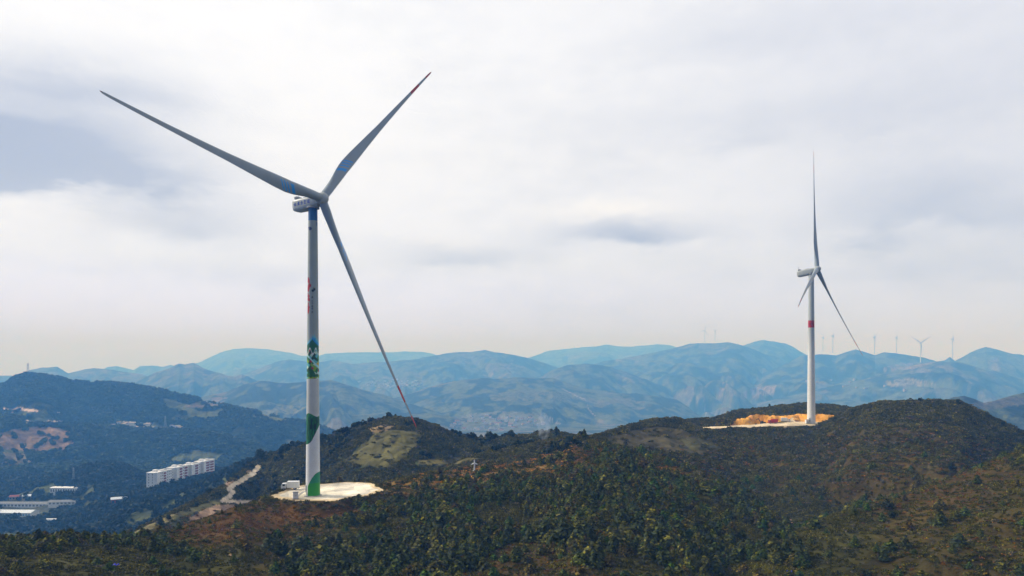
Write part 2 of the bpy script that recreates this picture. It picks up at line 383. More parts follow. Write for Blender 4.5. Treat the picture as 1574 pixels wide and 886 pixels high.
def inside(px, py, poly):
    c = np.zeros(px.shape, bool); n = len(poly)
    for i in range(n):
        x0, y0 = poly[i]; x1, y1 = poly[(i + 1) % n]
        if y0 == y1: continue
        c ^= ((y0 > py) != (y1 > py)) & (px < (x1 - x0) * (py - y0) / (y1 - y0) + x0)
    return c
def near_line(px, py, pts):
    d = np.full(px.shape, 1e9)
    for (a, b), (c, e) in zip(pts[:-1], pts[1:]):
        vx, vy = c - a, e - b; t = np.clip(((px - a) * vx + (py - b) * vy) / (vx * vx + vy * vy), 0, 1)
        d = np.minimum(d, np.hypot(px - a - t * vx, (py - b - t * vy) * 1.0))
    return d
ROADS = [  # (points in the photo's frame, half width, depth range, colour)
 ([(397,718),(390,728),(374,737),(360,746),(352,752),(358,757),(352,764),(342,770)], 3.6, (300, 700), (.80,.66,.48)),
 ([(342,770),(360,771),(384,771)], 2.4, (300, 560), (.72,.58,.42)),
 ([(0,629),(20,632),(27,628),(45,631),(60,632),(75,633),(92,636)], 2.0, (1000, 2600), (.55,.42,.34)),
 ([(38,650),(48,648),(70,649),(95,651)], 3.0, (1000, 2600), (.60,.48,.38)),
 ([(95,651),(120,654),(160,656),(200,656),(230,658),(270,659),(305,661),(309,666)], 1.2, (1000, 2600), (.42,.36,.30)),
 ([(1081,625),(1086,635),(1092,641)], 1.0, (2000, 6000), (.22,.20,.16)),
 ([(865,598),(880,606),(900,615),(905,630),(915,640)], 0.6, (1800, 4000), (.3,.26,.2)),
 ([(845,642),(852,648),(862,652)], 1.2, (1800, 4000), (.25,.22,.18)),
]
FIELDS = [  # polygons of bare or grassed ground
 ([(-20,672),(20,660),(50,656),(90,657),(110,666),(116,680),(102,691),(60,694),(10,691),(-20,684)], (1000, 2600), (.22,.14,.085)),
 ([(0,695),(40,697),(50,710),(20,720),(0,720)], (900, 2600), (.16,.13,.08)),
 ([(195,823),(230,806),(270,788),(290,783),(285,792),(250,808),(215,824)], (280, 620), (.25,.21,.09)),
 ([(285,800),(310,785),(330,776),(372,775),(378,781),(350,790),(320,797),(290,803)], (280, 620), (.40,.26,.16)),
 ([(255,800),(300,778),(330,768),(345,764),(345,772),(310,783),(275,797)], (280, 620), (.13,.12,.05)),
 ([(340,745),(352,738),(362,740),(350,752)], (280, 700), (.30,.2,.12)),
 ([(375,726),(385,722),(390,730),(378,734)], (280, 700), (.38,.26,.15)),
 ([(530,712),(548,690),(575,668),(600,660),(642,662),(650,668),(628,700),(600,722),(560,716)], (300, 560), (.115,.105,.035)),
 ([(565,660),(590,653),(610,655),(600,662),(575,667)], (300, 560), (.24,.17,.08)),
 ([(640,706),(720,702),(740,706),(700,715),(640,716)], (300, 560), (.13,.11,.035)),
 ([(930,672),(980,660),(1010,655),(1050,660),(1110,690),(1080,700),(1000,690),(970,700)], (300, 470), (.075,.062,.026)),
 ([(1040,672),(1090,676),(1110,690),(1060,694)], (250, 470), (.07,.065,.024)),
 ([(349,854),(351,848),(355,851),(353,857)], (90, 230), (.30,.2,.11)),
 ([(1202,800),(1214,796),(1216,806),(1206,808)], (90, 330), (.26,.16,.08)),
 ([(1200,845),(1212,842),(1214,856),(1202,858)], (90, 330), (.26,.16,.08)),
 ([(412,845),(418,843),(420,850),(415,851)], (90, 330), (.26,.16,.08)),
 ([(1130,610),(1160,595),(1195,592),(1190,605),(1160,612)], (2500, 6000), (.20,.15,.10)),
 ([(1355,565),(1390,558),(1440,556),(1400,568),(1360,572)], (2000, 6000), (.20,.15,.10)),
 ([(1360,585),(1400,582),(1440,590),(1400,596),(1365,594)], (2000, 6000), (.2,.17,.09)),
 ([(1480,622),(1560,610),(1574,612),(1574,622),(1520,630)], (1000, 2500), (.09,.08,.05)),
 ([(280,625),(330,610),(350,612),(340,622),(300,628)], (2000, 4000), (.16,.12,.08)),
 ([(750,606),(800,600),(860,602),(900,606),(880,616),(800,618),(755,616)], (1800, 4000), (.10,.10,.05)),
 ([(700,640),(760,632),(840,636),(850,650),(790,664),(700,662)], (1500, 4000), (.13,.13,.09)),
 ([(545,592),(640,586),(650,592),(600,598),(550,599)], (2000, 5200), (.15,.14,.11)),
 ([(380,640),(430,622),(470,626),(440,645)], (1800, 3600), (.14,.14,.06)),
 ([(0,772),(100,770),(100,776),(60,792),(0,794)], (700, 1200), (.07,.075,.045)),
]
BROWN = [([(230,822),(300,796),(425,768),(440,790),(420,822),(300,835)], 1.0), ([(425,776),(583,772),(560,800),(430,815)], .8),
         ([(585,765),(650,732),(730,716),(860,706),(880,712),(800,728),(700,745),(600,770)], .95),
         ([(830,700),(870,680),(920,678),(940,704),(880,712),(840,712)], .85),
         ([(940,712),(1000,700),(1110,705),(1110,722),(1000,735)], .6),
         ([(400,850),(560,830),(750,810),(900,850),(950,900),(400,900)], .4),
         ([(1100,640),(1300,660),(1400,640),(1574,690),(1500,780),(1350,800),(1180,740),(1100,690)], .30),
         ([(1350,800),(1450,750),(1620,690),(1620,1000),(1300,1000)], .22)]
def landcover(x, y, z):
    yy = np.maximum(y, 5.0); px = CX + F * x / yy; py = HY - F * z / yy
    n = fbm(x / (yy * .03), y / (yy * .08), 3, 3) - .5
    n2 = fbm(x / (yy * .012) + 40, y / (yy * .03), 3, 13) - .5
    wpx = px + n * 26 * np.clip(200 / yy, .25, 1) + n2 * 8; wpy = py + n2 * 8 * np.clip(400 / yy, .5, 1)
    bare = np.zeros(px.shape); col = np.tile(np.array((.045, .055, .022)), (px.size, 1)).reshape(px.shape + (3,))
    brown = np.zeros(px.shape)
    for poly, s in BROWN:
        for jx, jy in ((0, 0), (22, 7), (-25, -9), (10, -14), (-12, 13)):
            brown = np.where(inside(wpx + jx, wpy + jy, poly) & (yy < 560), brown + s / 5, brown)
    brown = np.clip(brown * (.55 + .9 * fbm(x / 7, y / 10, 3, 88)), 0, 1)
    return px, py, wpx, wpy, brown

def terrain_colors(x, y, z):
    px, py, wpx, wpy, brown = landcover(x, y, z)
    yy = np.maximum(y, 5.0)
    f1 = fbm(x / 14, y / 14, 4, 31); f2 = fbm(x / 160, y / 160, 4, 33); f3 = fbm(x / 3, y / 3, 2, 35)
    green = np.stack([.030 + .034 * f1, .030 + .028 * f1, .007 + .006 * f1], -1)
    heath = np.stack([.085 + .07 * f1, .040 + .038 * f1, .009 + .010 * f1], -1)
    c = green * (1 - brown[..., None]) + heath * brown[..., None]
    mid = (smooth01((yy - 300) / 60) * (px < 930))[..., None]      # grassier middle hill
    c = c * (1 - .7 * mid) + .7 * mid * np.stack([.045 + .05 * f1, .060 + .05 * f1, .016 + .012 * f1], -1)
    crest = inside(wpx, wpy, [(583,745),(650,730),(730,717),(800,711),(870,706),(860,722),(800,730),(700,744),(610,765)]) & (yy < 330)
    c = np.where(crest[..., None], np.stack([.15 + .10 * f3, .085 + .07 * f3, .022 + .02 * f3], -1), c)
    f4 = fbm(x / 60, y / 90, 4, 37); g4 = smooth01((f4 * .6 + f2 * .4 - .44) / .12)
    farc = np.stack([.010 + .075 * g4 + .012 * f1, .018 + .078 * g4 + .014 * f1, .010 + .028 * g4], -1)
    k = smooth01((yy - 500) / 300)[..., None]
    c = c * (1 - k) + farc * k
    # terraced fields far away, patchwork where noise allows
    cell = _hash(np.floor(x / 70 + 2.2 * fbm(x / 130, y / 130, 2, 8)), np.floor(y / 55 + 2.2 * fbm(x / 110, y / 110, 2, 9)), 4)
    pm = (fbm(x / 520, y / 700, 3, 61) > .55) & (cell > .50) & (yy > 2000)
    tone = _hash(np.floor(cell * 1000), np.floor(cell * 777), 6)
    fcol = np.stack([.06 + .11 * tone, .07 + .07 * tone, .035 + .04 * tone], -1)
    c = np.where(pm[..., None], fcol, c)
    for poly, (y0, y1), fc in FIELDS:
        sc = 1.0
        y1 = y1 * FIELD_K if y0 > 900 else y1
        m_ = inside(px + (wpx - px) * .5 * sc, py + (wpy - py) * .5, poly) & (yy > y0) & (yy < y1)
        fcv = np.array(fc) * (.72 + .56 * f3[..., None]) * (.8 + .4 * f1[..., None])
        if y0 > 600:   # hedges and trees break up the far fields
            br = (fbm(x / 22, y / 22, 3, 71) < .60)[..., None]
            fcv = np.where(br | (y0 < 1500), fcv, c)
        c = np.where(m_[..., None], fcv, c)
    for pts, hw, (y0, y1), fc in ROADS:
        d = near_line(px, py, pts); y1 = y1 * FIELD_K if y0 > 900 else y1
        m_ = (d < hw * (.75 + .5 * f3)) & (yy > y0) & (yy < y1)
        if y0 >= 1000: m_ &= fbm(x / 18, y / 60, 2, 44) > .36
        c = np.where(m_[..., None], np.array(fc) * (.85 + .3 * f3[..., None]), c)
    bm = bank_mask(x, y)
    ob = np.stack([.70 + .22 * f3, .26 + .24 * f3, .035 + .06 * f3], -1) * np.where(fbm(x / 1.5, y / 6, 2, 51) > .58, .6, 1.0)[..., None]
    c = np.where(bm[..., None], ob, c)
    q1 = pad1(x, y); q2 = pad2(x, y)
    c = np.where(((q2 < 1.12))[..., None] & ~bm[..., None], np.stack([.62 + .12 * f3, .48 + .12 * f3, .30 + .1 * f3], -1), c)
    rut = (np.abs(np.sin(np.hypot(x + 70, (y - 236)) * .9)) > .93) & (fbm(x / 4, y / 4, 2, 23) > .48)
    e1 = q1 + .10 * (fbm(x / 2.2, y / 2.2, 3, 25) - .5); st = smooth01((fbm(x / 6, y / 9, 4, 27) - .5) / .12)[..., None]
    pc = np.stack([.78 + .08 * f3, .69 + .09 * f3, .53 + .10 * f3], -1) * (1 - .13 * st) * np.where(rut, .86, 1.0)[..., None]
    pc = np.where((e1 > .93)[..., None], pc * np.array((.86, .74, .56)), pc)
    c = np.where((e1 < 1.05)[..., None], pc, c)
    return c

def build_terrain():
    uin = np.linspace(-.86, .86, 1300); uo = np.linspace(.87, 2.2, 90)
    U = np.concatenate([-uo[::-1], uin, uo])
    Ys = np.concatenate([np.linspace(6, 95, 24), np.exp(np.linspace(math.log(100), math.log(13200), 1150))])
    Yg, Ug = np.meshgrid(Ys, U, indexing='ij')
    X = Ug * Yg; Z = H(X, Yg)
    C = terrain_colors(X, Yg, Z)
    nr, nc = X.shape
    idx = np.arange(nr * nc).reshape(nr, nc)
    f = np.stack([idx[:-1, :-1], idx[:-1, 1:], idx[1:, 1:], idx[1:, :-1]], -1).reshape(-1, 4)
    m = bpy.data.materials.new('ground cover'); m.use_nodes = True; N = m.node_tree.nodes; L = m.node_tree.links
    b = N['Principled BSDF']; b.inputs['Roughness'].default_value = .95; b.inputs['Specular IOR Level'].default_value = .1
    a = N.new('ShaderNodeAttribute'); a.attribute_name = 'Col'
    tc = N.new('ShaderNodeTexCoord')
    vor = N.new('ShaderNodeTexVoronoi'); vor.inputs['Scale'].default_value = .11; L.new(tc.outputs['Object'], vor.inputs['Vector'])
    n1 = N.new('ShaderNodeTexNoise'); n1.inputs['Scale'].default_value = .03; n1.inputs['Detail'].default_value = 9; n1.inputs['Roughness'].default_value = .65; L.new(tc.outputs['Object'], n1.inputs['Vector'])
    mr = N.new('ShaderNodeMapRange'); mr.inputs[1].default_value = .3; mr.inputs[2].default_value = .7; mr.inputs[3].default_value = .35; mr.inputs[4].default_value = 1.65
    L.new(n1.outputs[0], mr.inputs[0])
    v = N.new('ShaderNodeVectorMath'); v.operation = 'SCALE'; L.new(a.outputs['Color'], v.inputs[0]); L.new(mr.outputs[0], v.inputs[3])
    L.new(v.outputs[0], b.inputs['Base Color'])
    bp = N.new('ShaderNodeBump'); bp.invert = True; bp.inputs['Strength'].default_value = .8; bp.inputs['Distance'].default_value = 4.0
    L.new(vor.outputs['Distance'], bp.inputs['Height'])
    bp2 = N.new('ShaderNodeBump'); bp2.inputs['Strength'].default_value = .9; bp2.inputs['Distance'].default_value = 6.0
    L.new(n1.outputs[0], bp2.inputs['Height']); L.new(bp.outputs[0], bp2.inputs['Normal']); L.new(bp2.outputs[0], b.inputs['Normal'])
    me = mesh_np('ground', np.stack([X, Yg, Z], -1).reshape(-1, 3), f, C.reshape(-1, 3), mats=[m])
    o = link('ground', me); tag(o, 'hills, ridges and valleys covered in scrub, woods and fields', kind='structure')
build_terrain()

def hz(x, y): return float(H(np.array([x]), np.array([y]))[0])
def pxpy(x, y, z): return CX + F * x / y, HY - F * z / y

# haze: one even body of air round everything
def build_haze():
    mb = MB(); mb.box((0, 7000, -40), (62000, 15200, 760))
    m = bpy.data.materials.new('hazy air'); m.use_nodes = True; N = m.node_tree.nodes; L = m.node_tree.links
    for n in list(N):
        if n.type == 'BSDF_PRINCIPLED': N.remove(n)
    pv = N.new('ShaderNodeVolumePrincipled')
    pv.inputs['Color'].default_value = (0.13, 0.42, 1.0, 1)
    pv.inputs['Absorption Color'].default_value = (1, 1, 1, 1)
    pv.inputs['Density'].default_value = 2.65e-4
    pv.inputs['Anisotropy'].default_value = 0.0
    L.new(pv.outputs[0], N['Material Output'].inputs['Volume'])
    o = mb.build('haze', m); tag(o, 'thin blue haze filling the air over the hills', kind='stuff'); o.display_type = 'WIRE'
build_haze()
# ------------------------------------------------------------------ ground lookup
def ground_at(px, py, y0=100, y1=700, n=900):
    """first point of the ground that the ray through a spot of the photograph meets"""
    px = np.atleast_1d(np.asarray(px, float)); py = np.atleast_1d(np.asarray(py, float))
    Y = np.exp(np.linspace(math.log(y0), math.log(y1), n))[None, :] * np.ones((len(px), 1))
    X = (px[:, None] - CX) / F * Y; R = (HY - py[:, None]) / F * Y
    G = H(X, Y, True); hit = G >= R
    k = np.where(hit.any(1), hit.argmax(1), n - 1); i = np.arange(len(px))
    return np.stack([X[i, k], Y[i, k], G[i, k]], -1), hit.any(1)
def gp(px, py, y0=100, y1=700): return tuple(ground_at(px, py, y0, y1)[0][0])

# ------------------------------------------------------------------ materials
M_white = mat('white gel coat', (.62, .66, .67), .38, var=.06, scale=.15)
M_blade = mat('blade paint', attr='Col', rough=.35, var=.05, scale=.2)
M_tower1 = mat('painted tower', attr='Col', rough=.45, var=.05, scale=.4)
M_nac = mat('nacelle shell', (.42, .45, .43), .4, var=.08, scale=.3)
M_dark = mat('dark metal', (.03, .03, .035), .5)
M_grey = mat('grey metal', (.3, .31, .32), .5, var=.1)
M_blue = mat('blue lettering', (.03, .07, .38), .5)
M_red = mat('red paint', (.45, .03, .02), .5, var=.1)
M_orange = mat('orange paint', (.55, .2, .03), .5, var=.1)
M_paint = mat('white vehicle paint', (.78, .79, .80), .4, var=.05)
M_glass = mat('dark glass', (.03, .05, .07), .1, spec=.6)
M_tyre = mat('rubber', (.02, .02, .02), .8)
M_conc = mat('concrete', (.42, .40, .36), .9, var=.15, scale=.8)
M_wall = mat('white plaster', (.86, .85, .83), .8, var=.08, scale=.15)
M_brick = mat('red brown brick', (.25, .06, .045), .8, var=.25, scale=.3)
M_roofg = mat('grey roof', (.20, .21, .23), .8, var=.2, scale=.2)
M_bark = mat('bark', (.09, .065, .045), .9, var=.3, scale=2)
M_old = mat('weathered plaster', (.55, .52, .48), .85, var=.2, scale=.2)
M_tan = mat('tan plaster', (.42, .34, .27), .85, var=.1, scale=.2)
M_tin = mat('pale tin roof', (.70, .76, .82), .5, var=.1, scale=.1)
M_cyan = mat('blue glazing', (.25, .45, .6), .3)
M_tarp = mat('blue tarpaulin', (.02, .03, .45), .6)
M_soil = mat('orange soil', (.75, .38, .09), .95, var=.35, scale=.5, bump=.6, bscale=1.2)

# ------------------------------------------------------------------ wind turbines
def blade_mesh(R, ns=200, nc=28, k=0.1, marks=True, twist0=14, twist1=0, reds=((.80, .875), (.945, .995)), r0=1.45, base=(.27, .32, .35), markc=(.03, .32, .75)):
    t = np.linspace(0, 1, ns); th = np.linspace(0, 2 * np.pi, nc, endpoint=False)
    chord = np.interp(t, [0, .03, .09, .15, .21, .27, .5, .75, .92, .975, .992, 1], [2.8, 2.8, 3.0, 3.7, 4.05, 3.85, 2.3, 1.35, .9, .7, .5, .06]) * r0 / 1.45
    tr = np.interp(t, [0, .04, .1, .2, .35, .6, 1], [1, 1, .82, .45, .28, .21, .16])
    rnd = smooth01((t - .03) / .17)
    tw = np.radians(np.interp(t, [0, .15, .3, .6, 1], [twist0, twist0, twist0 * .55, twist0 * .2, twist1]))
    cx = np.cos(th); sy = np.sin(th)
    V = np.zeros((ns, nc, 3)); C = np.zeros((ns, nc, 3))
    for i in range(ns):
        x = chord[i] * (.5 * cx + .2 * rnd[i])
        y = chord[i] * tr[i] * .5 * sy * (1 - rnd[i] * .75 * ((cx + 1) / 2) ** 1.2)
        c, s = math.cos(tw[i]), -math.sin(tw[i])
        V[i, :, 0] = x * c - y * s; V[i, :, 1] = x * s + y * c + math.tan(k) * R * (.55 * t[i] + .45 * t[i] ** 2); V[i, :, 2] = t[i] * R
        C[i] = base
        for a, b in reds:
            if a < t[i] < b: C[i] = (.42, .02, .02)
        if t[i] > .995: C[i] = (.15, .02, .02)
        if marks:
            q = (t[i] * R + .8 * x) ; ph = q - .17 * R
            on = ((ph > 0) & (ph < 1.5)) | ((ph > 2.6) & (ph < 3.3)) | ((ph > 4.0) & (ph < 4.9)) | ((ph > 5.6) & (ph < 6.2))
            on = on & (np.abs(x - .25 * chord[i]) < .36 * chord[i])
            C[i][on] = markc
    idx = np.arange(ns * nc).reshape(ns, nc)
    nx = np.roll(idx, -1, 1)
    f = np.stack([idx[:-1], nx[:-1], nx[1:], idx[1:]], -1).reshape(-1, 4)
    return mesh_np('blade', V.reshape(-1, 3), f, C.reshape(-1, 3), mats=[M_blade])

def nacelle_mesh(L=10.2):
    secs = [(-L, 1.25, -1.55, 1.25), (-L + .25, 1.75, -2.05, 1.65), (-L + 1.2, 1.95, -2.35, 1.75), (-4.5, 2.0, -2.4, 1.75), (-2.2, 2.0, -2.2, 1.75), (-.2, 1.95, -1.9, 1.7), (1.2, 1.6, -1.6, 1.5), (1.7, 1.3, -1.35, 1.3)]
    V = []; n = 24
    for x, w, zb, zt in secs:
        zc, h = (zb + zt) / 2, (zt - zb) / 2
        for i in range(n):
            a = 2 * math.pi * i / n; c, s = math.cos(a), math.sin(a); p = 5.0
            r = (abs(c) ** p + abs(s) ** p) ** (-1 / p)
            V.append((x, w * c * r, zc + h * s * r))
    F_ = [(j * n + i, j * n + (i + 1) % n, (j + 1) * n + (i + 1) % n, (j + 1) * n + i) for j in range(len(secs) - 1) for i in range(n)]
    F_ += [tuple(range(n)), tuple(len(V) - 1 - i for i in range(n))]
    me = bpy.data.meshes.new('nacelle'); me.from_pydata(V, [], F_); me.materials.append(M_nac)
    me.polygons.foreach_set('use_smooth', [True] * len(F_)); me.update()
    return me

def hub_mesh():
    mb = MB(); prof = [(1.35, -1.7), (1.75, -1.5), (1.95, -.6), (2.0, .3), (1.85, 1.0), (1.45, 1.65), (.9, 2.1), (.3, 2.35), (.02, 2.38)]
    mb.lathe(prof, n=32, axis='x')
    me = bpy.data.meshes.new('hub'); me.from_pydata(mb.v, [], mb.f); me.materials.append(M_nac)
    me.polygons.foreach_set('use_smooth', [True] * len(mb.f)); me.update(); return me

def rotor_frame(psi, tau):
    n = Vector((math.sin(psi) * math.cos(tau), -math.cos(psi) * math.cos(tau), math.sin(tau)))
    s = Vector((0, 0, 1)).cross(n).normalized(); c = n.cross(s); return n, s, c
def mat_cols(x, y, z, o):
    m = Matrix.Identity(4)
    for i in range(3): m[i][0] = x[i]; m[i][1] = y[i]; m[i][2] = z[i]; m[i][3] = o[i]
    return m
def place_blade(o, hub, psi, tau, f):
    n, s, c = rotor_frame(psi, tau); b = s * math.cos(f) + c * math.sin(f); trail = n.cross(b)
    # x to the trailing edge, y upwind, z along the span
    o.matrix_local = mat_cols(trail, n, b, hub + b * 0.9)
def place_head(o, hub, psi, tau):
    n, s, c = rotor_frame(psi, tau); o.matrix_local = mat_cols(n, s, c, hub)

def tower_mesh(Hh, r0, r1, paint, na=96, nh=500):
    t = np.linspace(0, 1, nh); a = np.linspace(0, 2 * np.pi, na, endpoint=False)
    A, T = np.meshgrid(a, t)
    r = r0 + (r1 - r0) * T
    r = r + .05 * ((np.abs(T - .26) < .0016) | (np.abs(T - .5) < .0016) | (np.abs(T - .75) < .0016))
    V = np.stack([r * np.cos(A), r * np.sin(A), T * Hh], -1).reshape(-1, 3)
    idx = np.arange(na * nh).reshape(nh, na); nx = np.roll(idx, -1, 1)
    f = np.stack([idx[:-1], nx[:-1], nx[1:], idx[1:]], -1).reshape(-1, 4)
    return mesh_np('tower', V, f, paint(A, T).reshape(-1, 3), mats=[M_tower1])

def paint_one(A, T):
    # angle from the direction that faces the photographer, + to the right in the photograph
    face = math.atan2(-T1Y, -T1X); d = (A - face + np.pi) % (2 * np.pi) - np.pi; S = np.sin(d); front = np.cos(d) > -.25
    C = np.zeros(A.shape + (3,))
    C[:] = (.33, .37, .34)  # shaded tone put into the tower colour: grey above, whiter toward the foot
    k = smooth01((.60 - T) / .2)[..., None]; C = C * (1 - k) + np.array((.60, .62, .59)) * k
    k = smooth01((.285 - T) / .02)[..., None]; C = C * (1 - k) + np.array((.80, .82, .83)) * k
    st = (vnoise(A * 14, T * 8, 3) > .62)[..., None] & (T > .29)[..., None]; C = np.where(st, C * .93, C)
    C[T > .946] = (.015, .12, .30)
    def blob(t0, s0, ht, ws, rot=0.0):
        dt = (T - t0) / ht; ds = (S - s0) / ws; c, s = math.cos(rot), math.sin(rot)
        return front & (((dt * c + ds * s) ** 2 + (ds * c - dt * s) ** 2) < 1)
    C[blob(.917, -.55, .006, .32, .5)] = (.02, .04, .12); C[blob(.921, -.8, .003, .2)] = (.02, .04, .12)
    C[blob(.935, .85, .008, .12)] = (.02, .10, .28)
    for b in ((.741, -.86, .010, .16), (.735, -.72, .010, .12), (.722, -.62, .006, .30, .5), (.716, -.8, .010, .2), (.708, -.86, .008, .15),
              (.689, -.88, .008, .1), (.686, -.74, .004, .16), (.675, -.78, .006, .22), (.671, -.62, .004, .1),
              (.652, -.8, .013, .1), (.641, -.8, .011, .17), (.633, -.85, .008, .12), (.648, -.66, .003, .14)):
        C[blob(*b)] = (.40, .012, .015)
    for b in ((.706, .02, .003, .3, .2), (.709, .3, .004, .18), (.703, -.02, .0025, .24), (.713, .12, .002, .12)):
        C[blob(*b)] = (.02, .03, .03)
    for t0, g in ((.681, .02), (.669, .16), (.661, .13), (.651, .02), (.643, .02), (.631, .10)):
        C[blob(t0, -.12, .0034, .14)] = (g, g, g * 1.1); C[blob(t0, -.12, .0012, .05)] = (.35, .38, .35)
    # mural of peaks and fields
    top = .552 - .02 * np.abs(S - .15) * 1.2 + .006 * np.sin(A * 22)
    m = (T > .403) & (T < top)
    C[m] = (.02, .26, .62)
    C[m & (T > .545 - .03 * np.abs(S - .1) - .006 * np.sin(A * 15))] = (.08, .50, .62)
    C[m & (T < .537 - .022 * np.abs(S + .1))] = (.015, .13, .05)
    C[m & (T < .522 - .010 * np.abs(S - .2)) & (vnoise(A * 5, T * 130, 9) > .45)] = (.01, .13, .035)
    lo = m & (T < .497 + .010 * np.sin(A * 6))
    q1 = np.floor(T * 95 + S * 1.6); q2 = np.floor(T * 60 - S * 2.1); hsh = _hash(q1, q2, 19)
    pal = np.array(((.02, .16, .03), (.01, .10, .02), (.05, .28, .04), (.02, .20, .04), (.50, .02, .02), (.65, .50, .03), (.12, .50, .5), (.55, .75, .60), (.25, .45, .03), (.01, .05, .02)))
    C[lo] = pal[(hsh[lo] * 9.99).astype(int)]
    C[m & (np.abs(T - (.497 + .010 * np.sin(A * 6))) < .003)] = (.75, .78, .72)
    C[m & (np.abs(T - .462 + .022 * S) < .0035)] = (.45, .75, .72)
    core = m & (T < .440 - .03 * np.abs(S + .25)) & (T > .410); C[core] = (.015, .12, .03)
    C[core & (vnoise(A * 8, T * 160, 4) > .6)] = (.02, .17, .03)
    # green leaf shaped panel
    g = (T < .279 - .006 * np.cos(A * 2.2)) & (T > np.where(S < -.2, .178 + .02 * (S + 1) ** 2, .19 + .045 * (S + .2)))
    C[g] = (.008, .11, .025); C[g & (vnoise(A * 6, T * 60, 6) > .5)] = (.015, .20, .04); C[g & (vnoise(A * 7, T * 50, 16) > .66)] = (.004, .035, .02)
    # green hill at the foot
    f = front & (T < .083 - .060 * ((1 - S) / 1.9) ** 2.2); f |= (~front) & (T < .045)
    C[f] = (.025, .27, .12); C[f & (T < .046)] = (.03, .33, .02)
    C[(T < .046) & (S < -.72) & front & (T > .0)] = (.75, .77, .77)
    return C
def paint_two(A, T):
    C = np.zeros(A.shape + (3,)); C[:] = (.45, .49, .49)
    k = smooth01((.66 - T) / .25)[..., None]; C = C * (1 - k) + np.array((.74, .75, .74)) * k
    face = math.atan2(-T2Y, -T2X); d = (A - face + np.pi) % (2 * np.pi) - np.pi
    m = (T > .635) & (T < .682); C[m] = (.42, .015, .02)
    C[m & (np.abs(T - .6585) < .004) & (np.abs(d) < .8)] = (.25, .01, .012)
    return C
def paint_far(A, T):
    C = np.zeros(A.shape + (3,)); C[:] = (.72, .73, .74); return C

def strokes(mb, cx, z0, w, h, seed, y, mi=0):
    """a block character of several straight strokes, w wide and h high, on the plane y"""
    r = random.Random(seed)
    for i in range(r.randint(2, 3)): mb.box((cx, y, z0 + h * (.15 + .35 * i)), (w * r.uniform(.7, 1), .02, h * .13))
    for i in range(r.randint(1, 3)): mb.box((cx + w * (r.random() - .5) * .8, y + (.004 if y > 0 else -.004), z0 + h * .5), (w * .14, .02, h * r.uniform(.6, 1)))

def make_turbine(name, label, base, top, overhang, psi, tau, phis, cones, R, paint, r0, r1, L, marks=True, lod=1.0, tw=14, looks=None):
    root = empty(name, base); tag(root, label, 'wind turbine', 'wind turbines')
    n, s, c = rotor_frame(psi, tau)
    hub = Vector((n.x * overhang, n.y * overhang, top))
    th = top - 1.9
    link('tower', tower_mesh(th, r0, r1, paint, int(96 * lod) if lod < 1 else 112, int(500 * lod) if lod < 1 else 640), root)
    nac = link('nacelle', nacelle_mesh(L), root); nh = Vector((n.x, n.y, 0)).normalized()
    place_head(nac, hub - n * 2.6 - Vector((0, 0, .55)), psi, tau)
    h = link('hub', hub_mesh(), root); place_head(h, hub, psi, tau)
    for k, f in enumerate(phis):
        b = link('blade', blade_mesh(R * math.cos(cones[k]) - .9, 240 if lod >= 1 else 30, 28 if lod >= 1 else 8, math.atan(R * math.sin(cones[k]) / (R * math.cos(cones[k]) - .9)), marks, tw, **(looks or {}).get(k, {})), root); place_blade(b, hub, psi, tau, f)
    return root, nac, hub

T1PSI, T1TAU, T1R = 1.139, .078, 84.8; T1PHI = (3.094, 3.004 + 2.0944, 2.902 + 4.1888); T1K = (.122, .120, .132)
T2PSI, T2TAU, T2R = .916, .133, 83.5; T2PHI = (1.339, 1.417 + 2.0944, 1.347 + 4.1888); T2K = (.045, .075, .085)
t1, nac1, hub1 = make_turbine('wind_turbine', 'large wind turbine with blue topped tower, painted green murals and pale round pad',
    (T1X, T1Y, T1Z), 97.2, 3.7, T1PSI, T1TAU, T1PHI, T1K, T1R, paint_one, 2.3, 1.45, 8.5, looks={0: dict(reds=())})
t2, nac2, hub2 = make_turbine('wind_turbine', 'white wind turbine with a red band on its tower beside orange soil',
    (T2X, T2Y, T2Z), 98.2, 3.6, T2PSI, T2TAU, T2PHI, T2K, T2R, paint_two, 2.5, 1.6, 9.6, False)
# lettering on both flanks of the first nacelle, cooler and masts on both
for sgn in (-1, 1):
    mb = MB()
    for i in range(5):
        strokes(mb, -7.0 + i * 1.45, -.75, 1.15, 1.35, 31 + i, sgn * 2.004)
    mb.build('lettering', M_blue, nac1)
for nac, L in ((nac1, 8.5), (nac2, 9.6)):
    mb = MB(); mb.box((-L + 1.6, 0, 1.75 + .4), (1.3, 3.0, .8), bev=.08); mb.build('cooler', M_grey, nac); mb = MB(); mb.box((-3.2, 0, 1.75 + .12), (2.2, 1.6, .25), bev=.05); mb.build('hatch', M_grey, nac)
    mb = MB(); mb.tube((-L + .9, .9, 1.7), (-L + .9, .9, 4.2), .07); mb.tube((-L + .9, .5, 4.0), (-L + .9, 1.3, 4.0), .05); mb.box((-L + .9, .5, 4.2), (.2, .2, .3)); mb.box((-L + .9, 1.3, 4.2), (.3, .12, .3)); mb.build('wind_sensor_mast', M_grey, nac)
    mb = MB(); mb.lathe([(2.15, 0), (2.15, .35), (1.9, .6), (1.7, .6)], (0, 0, 0), n=24)
    y = mb.build('yaw_collar', M_grey, nac.parent, (0, 0, 98.2 - 3.0 if nac is nac2 else 97.2 - 3.0))
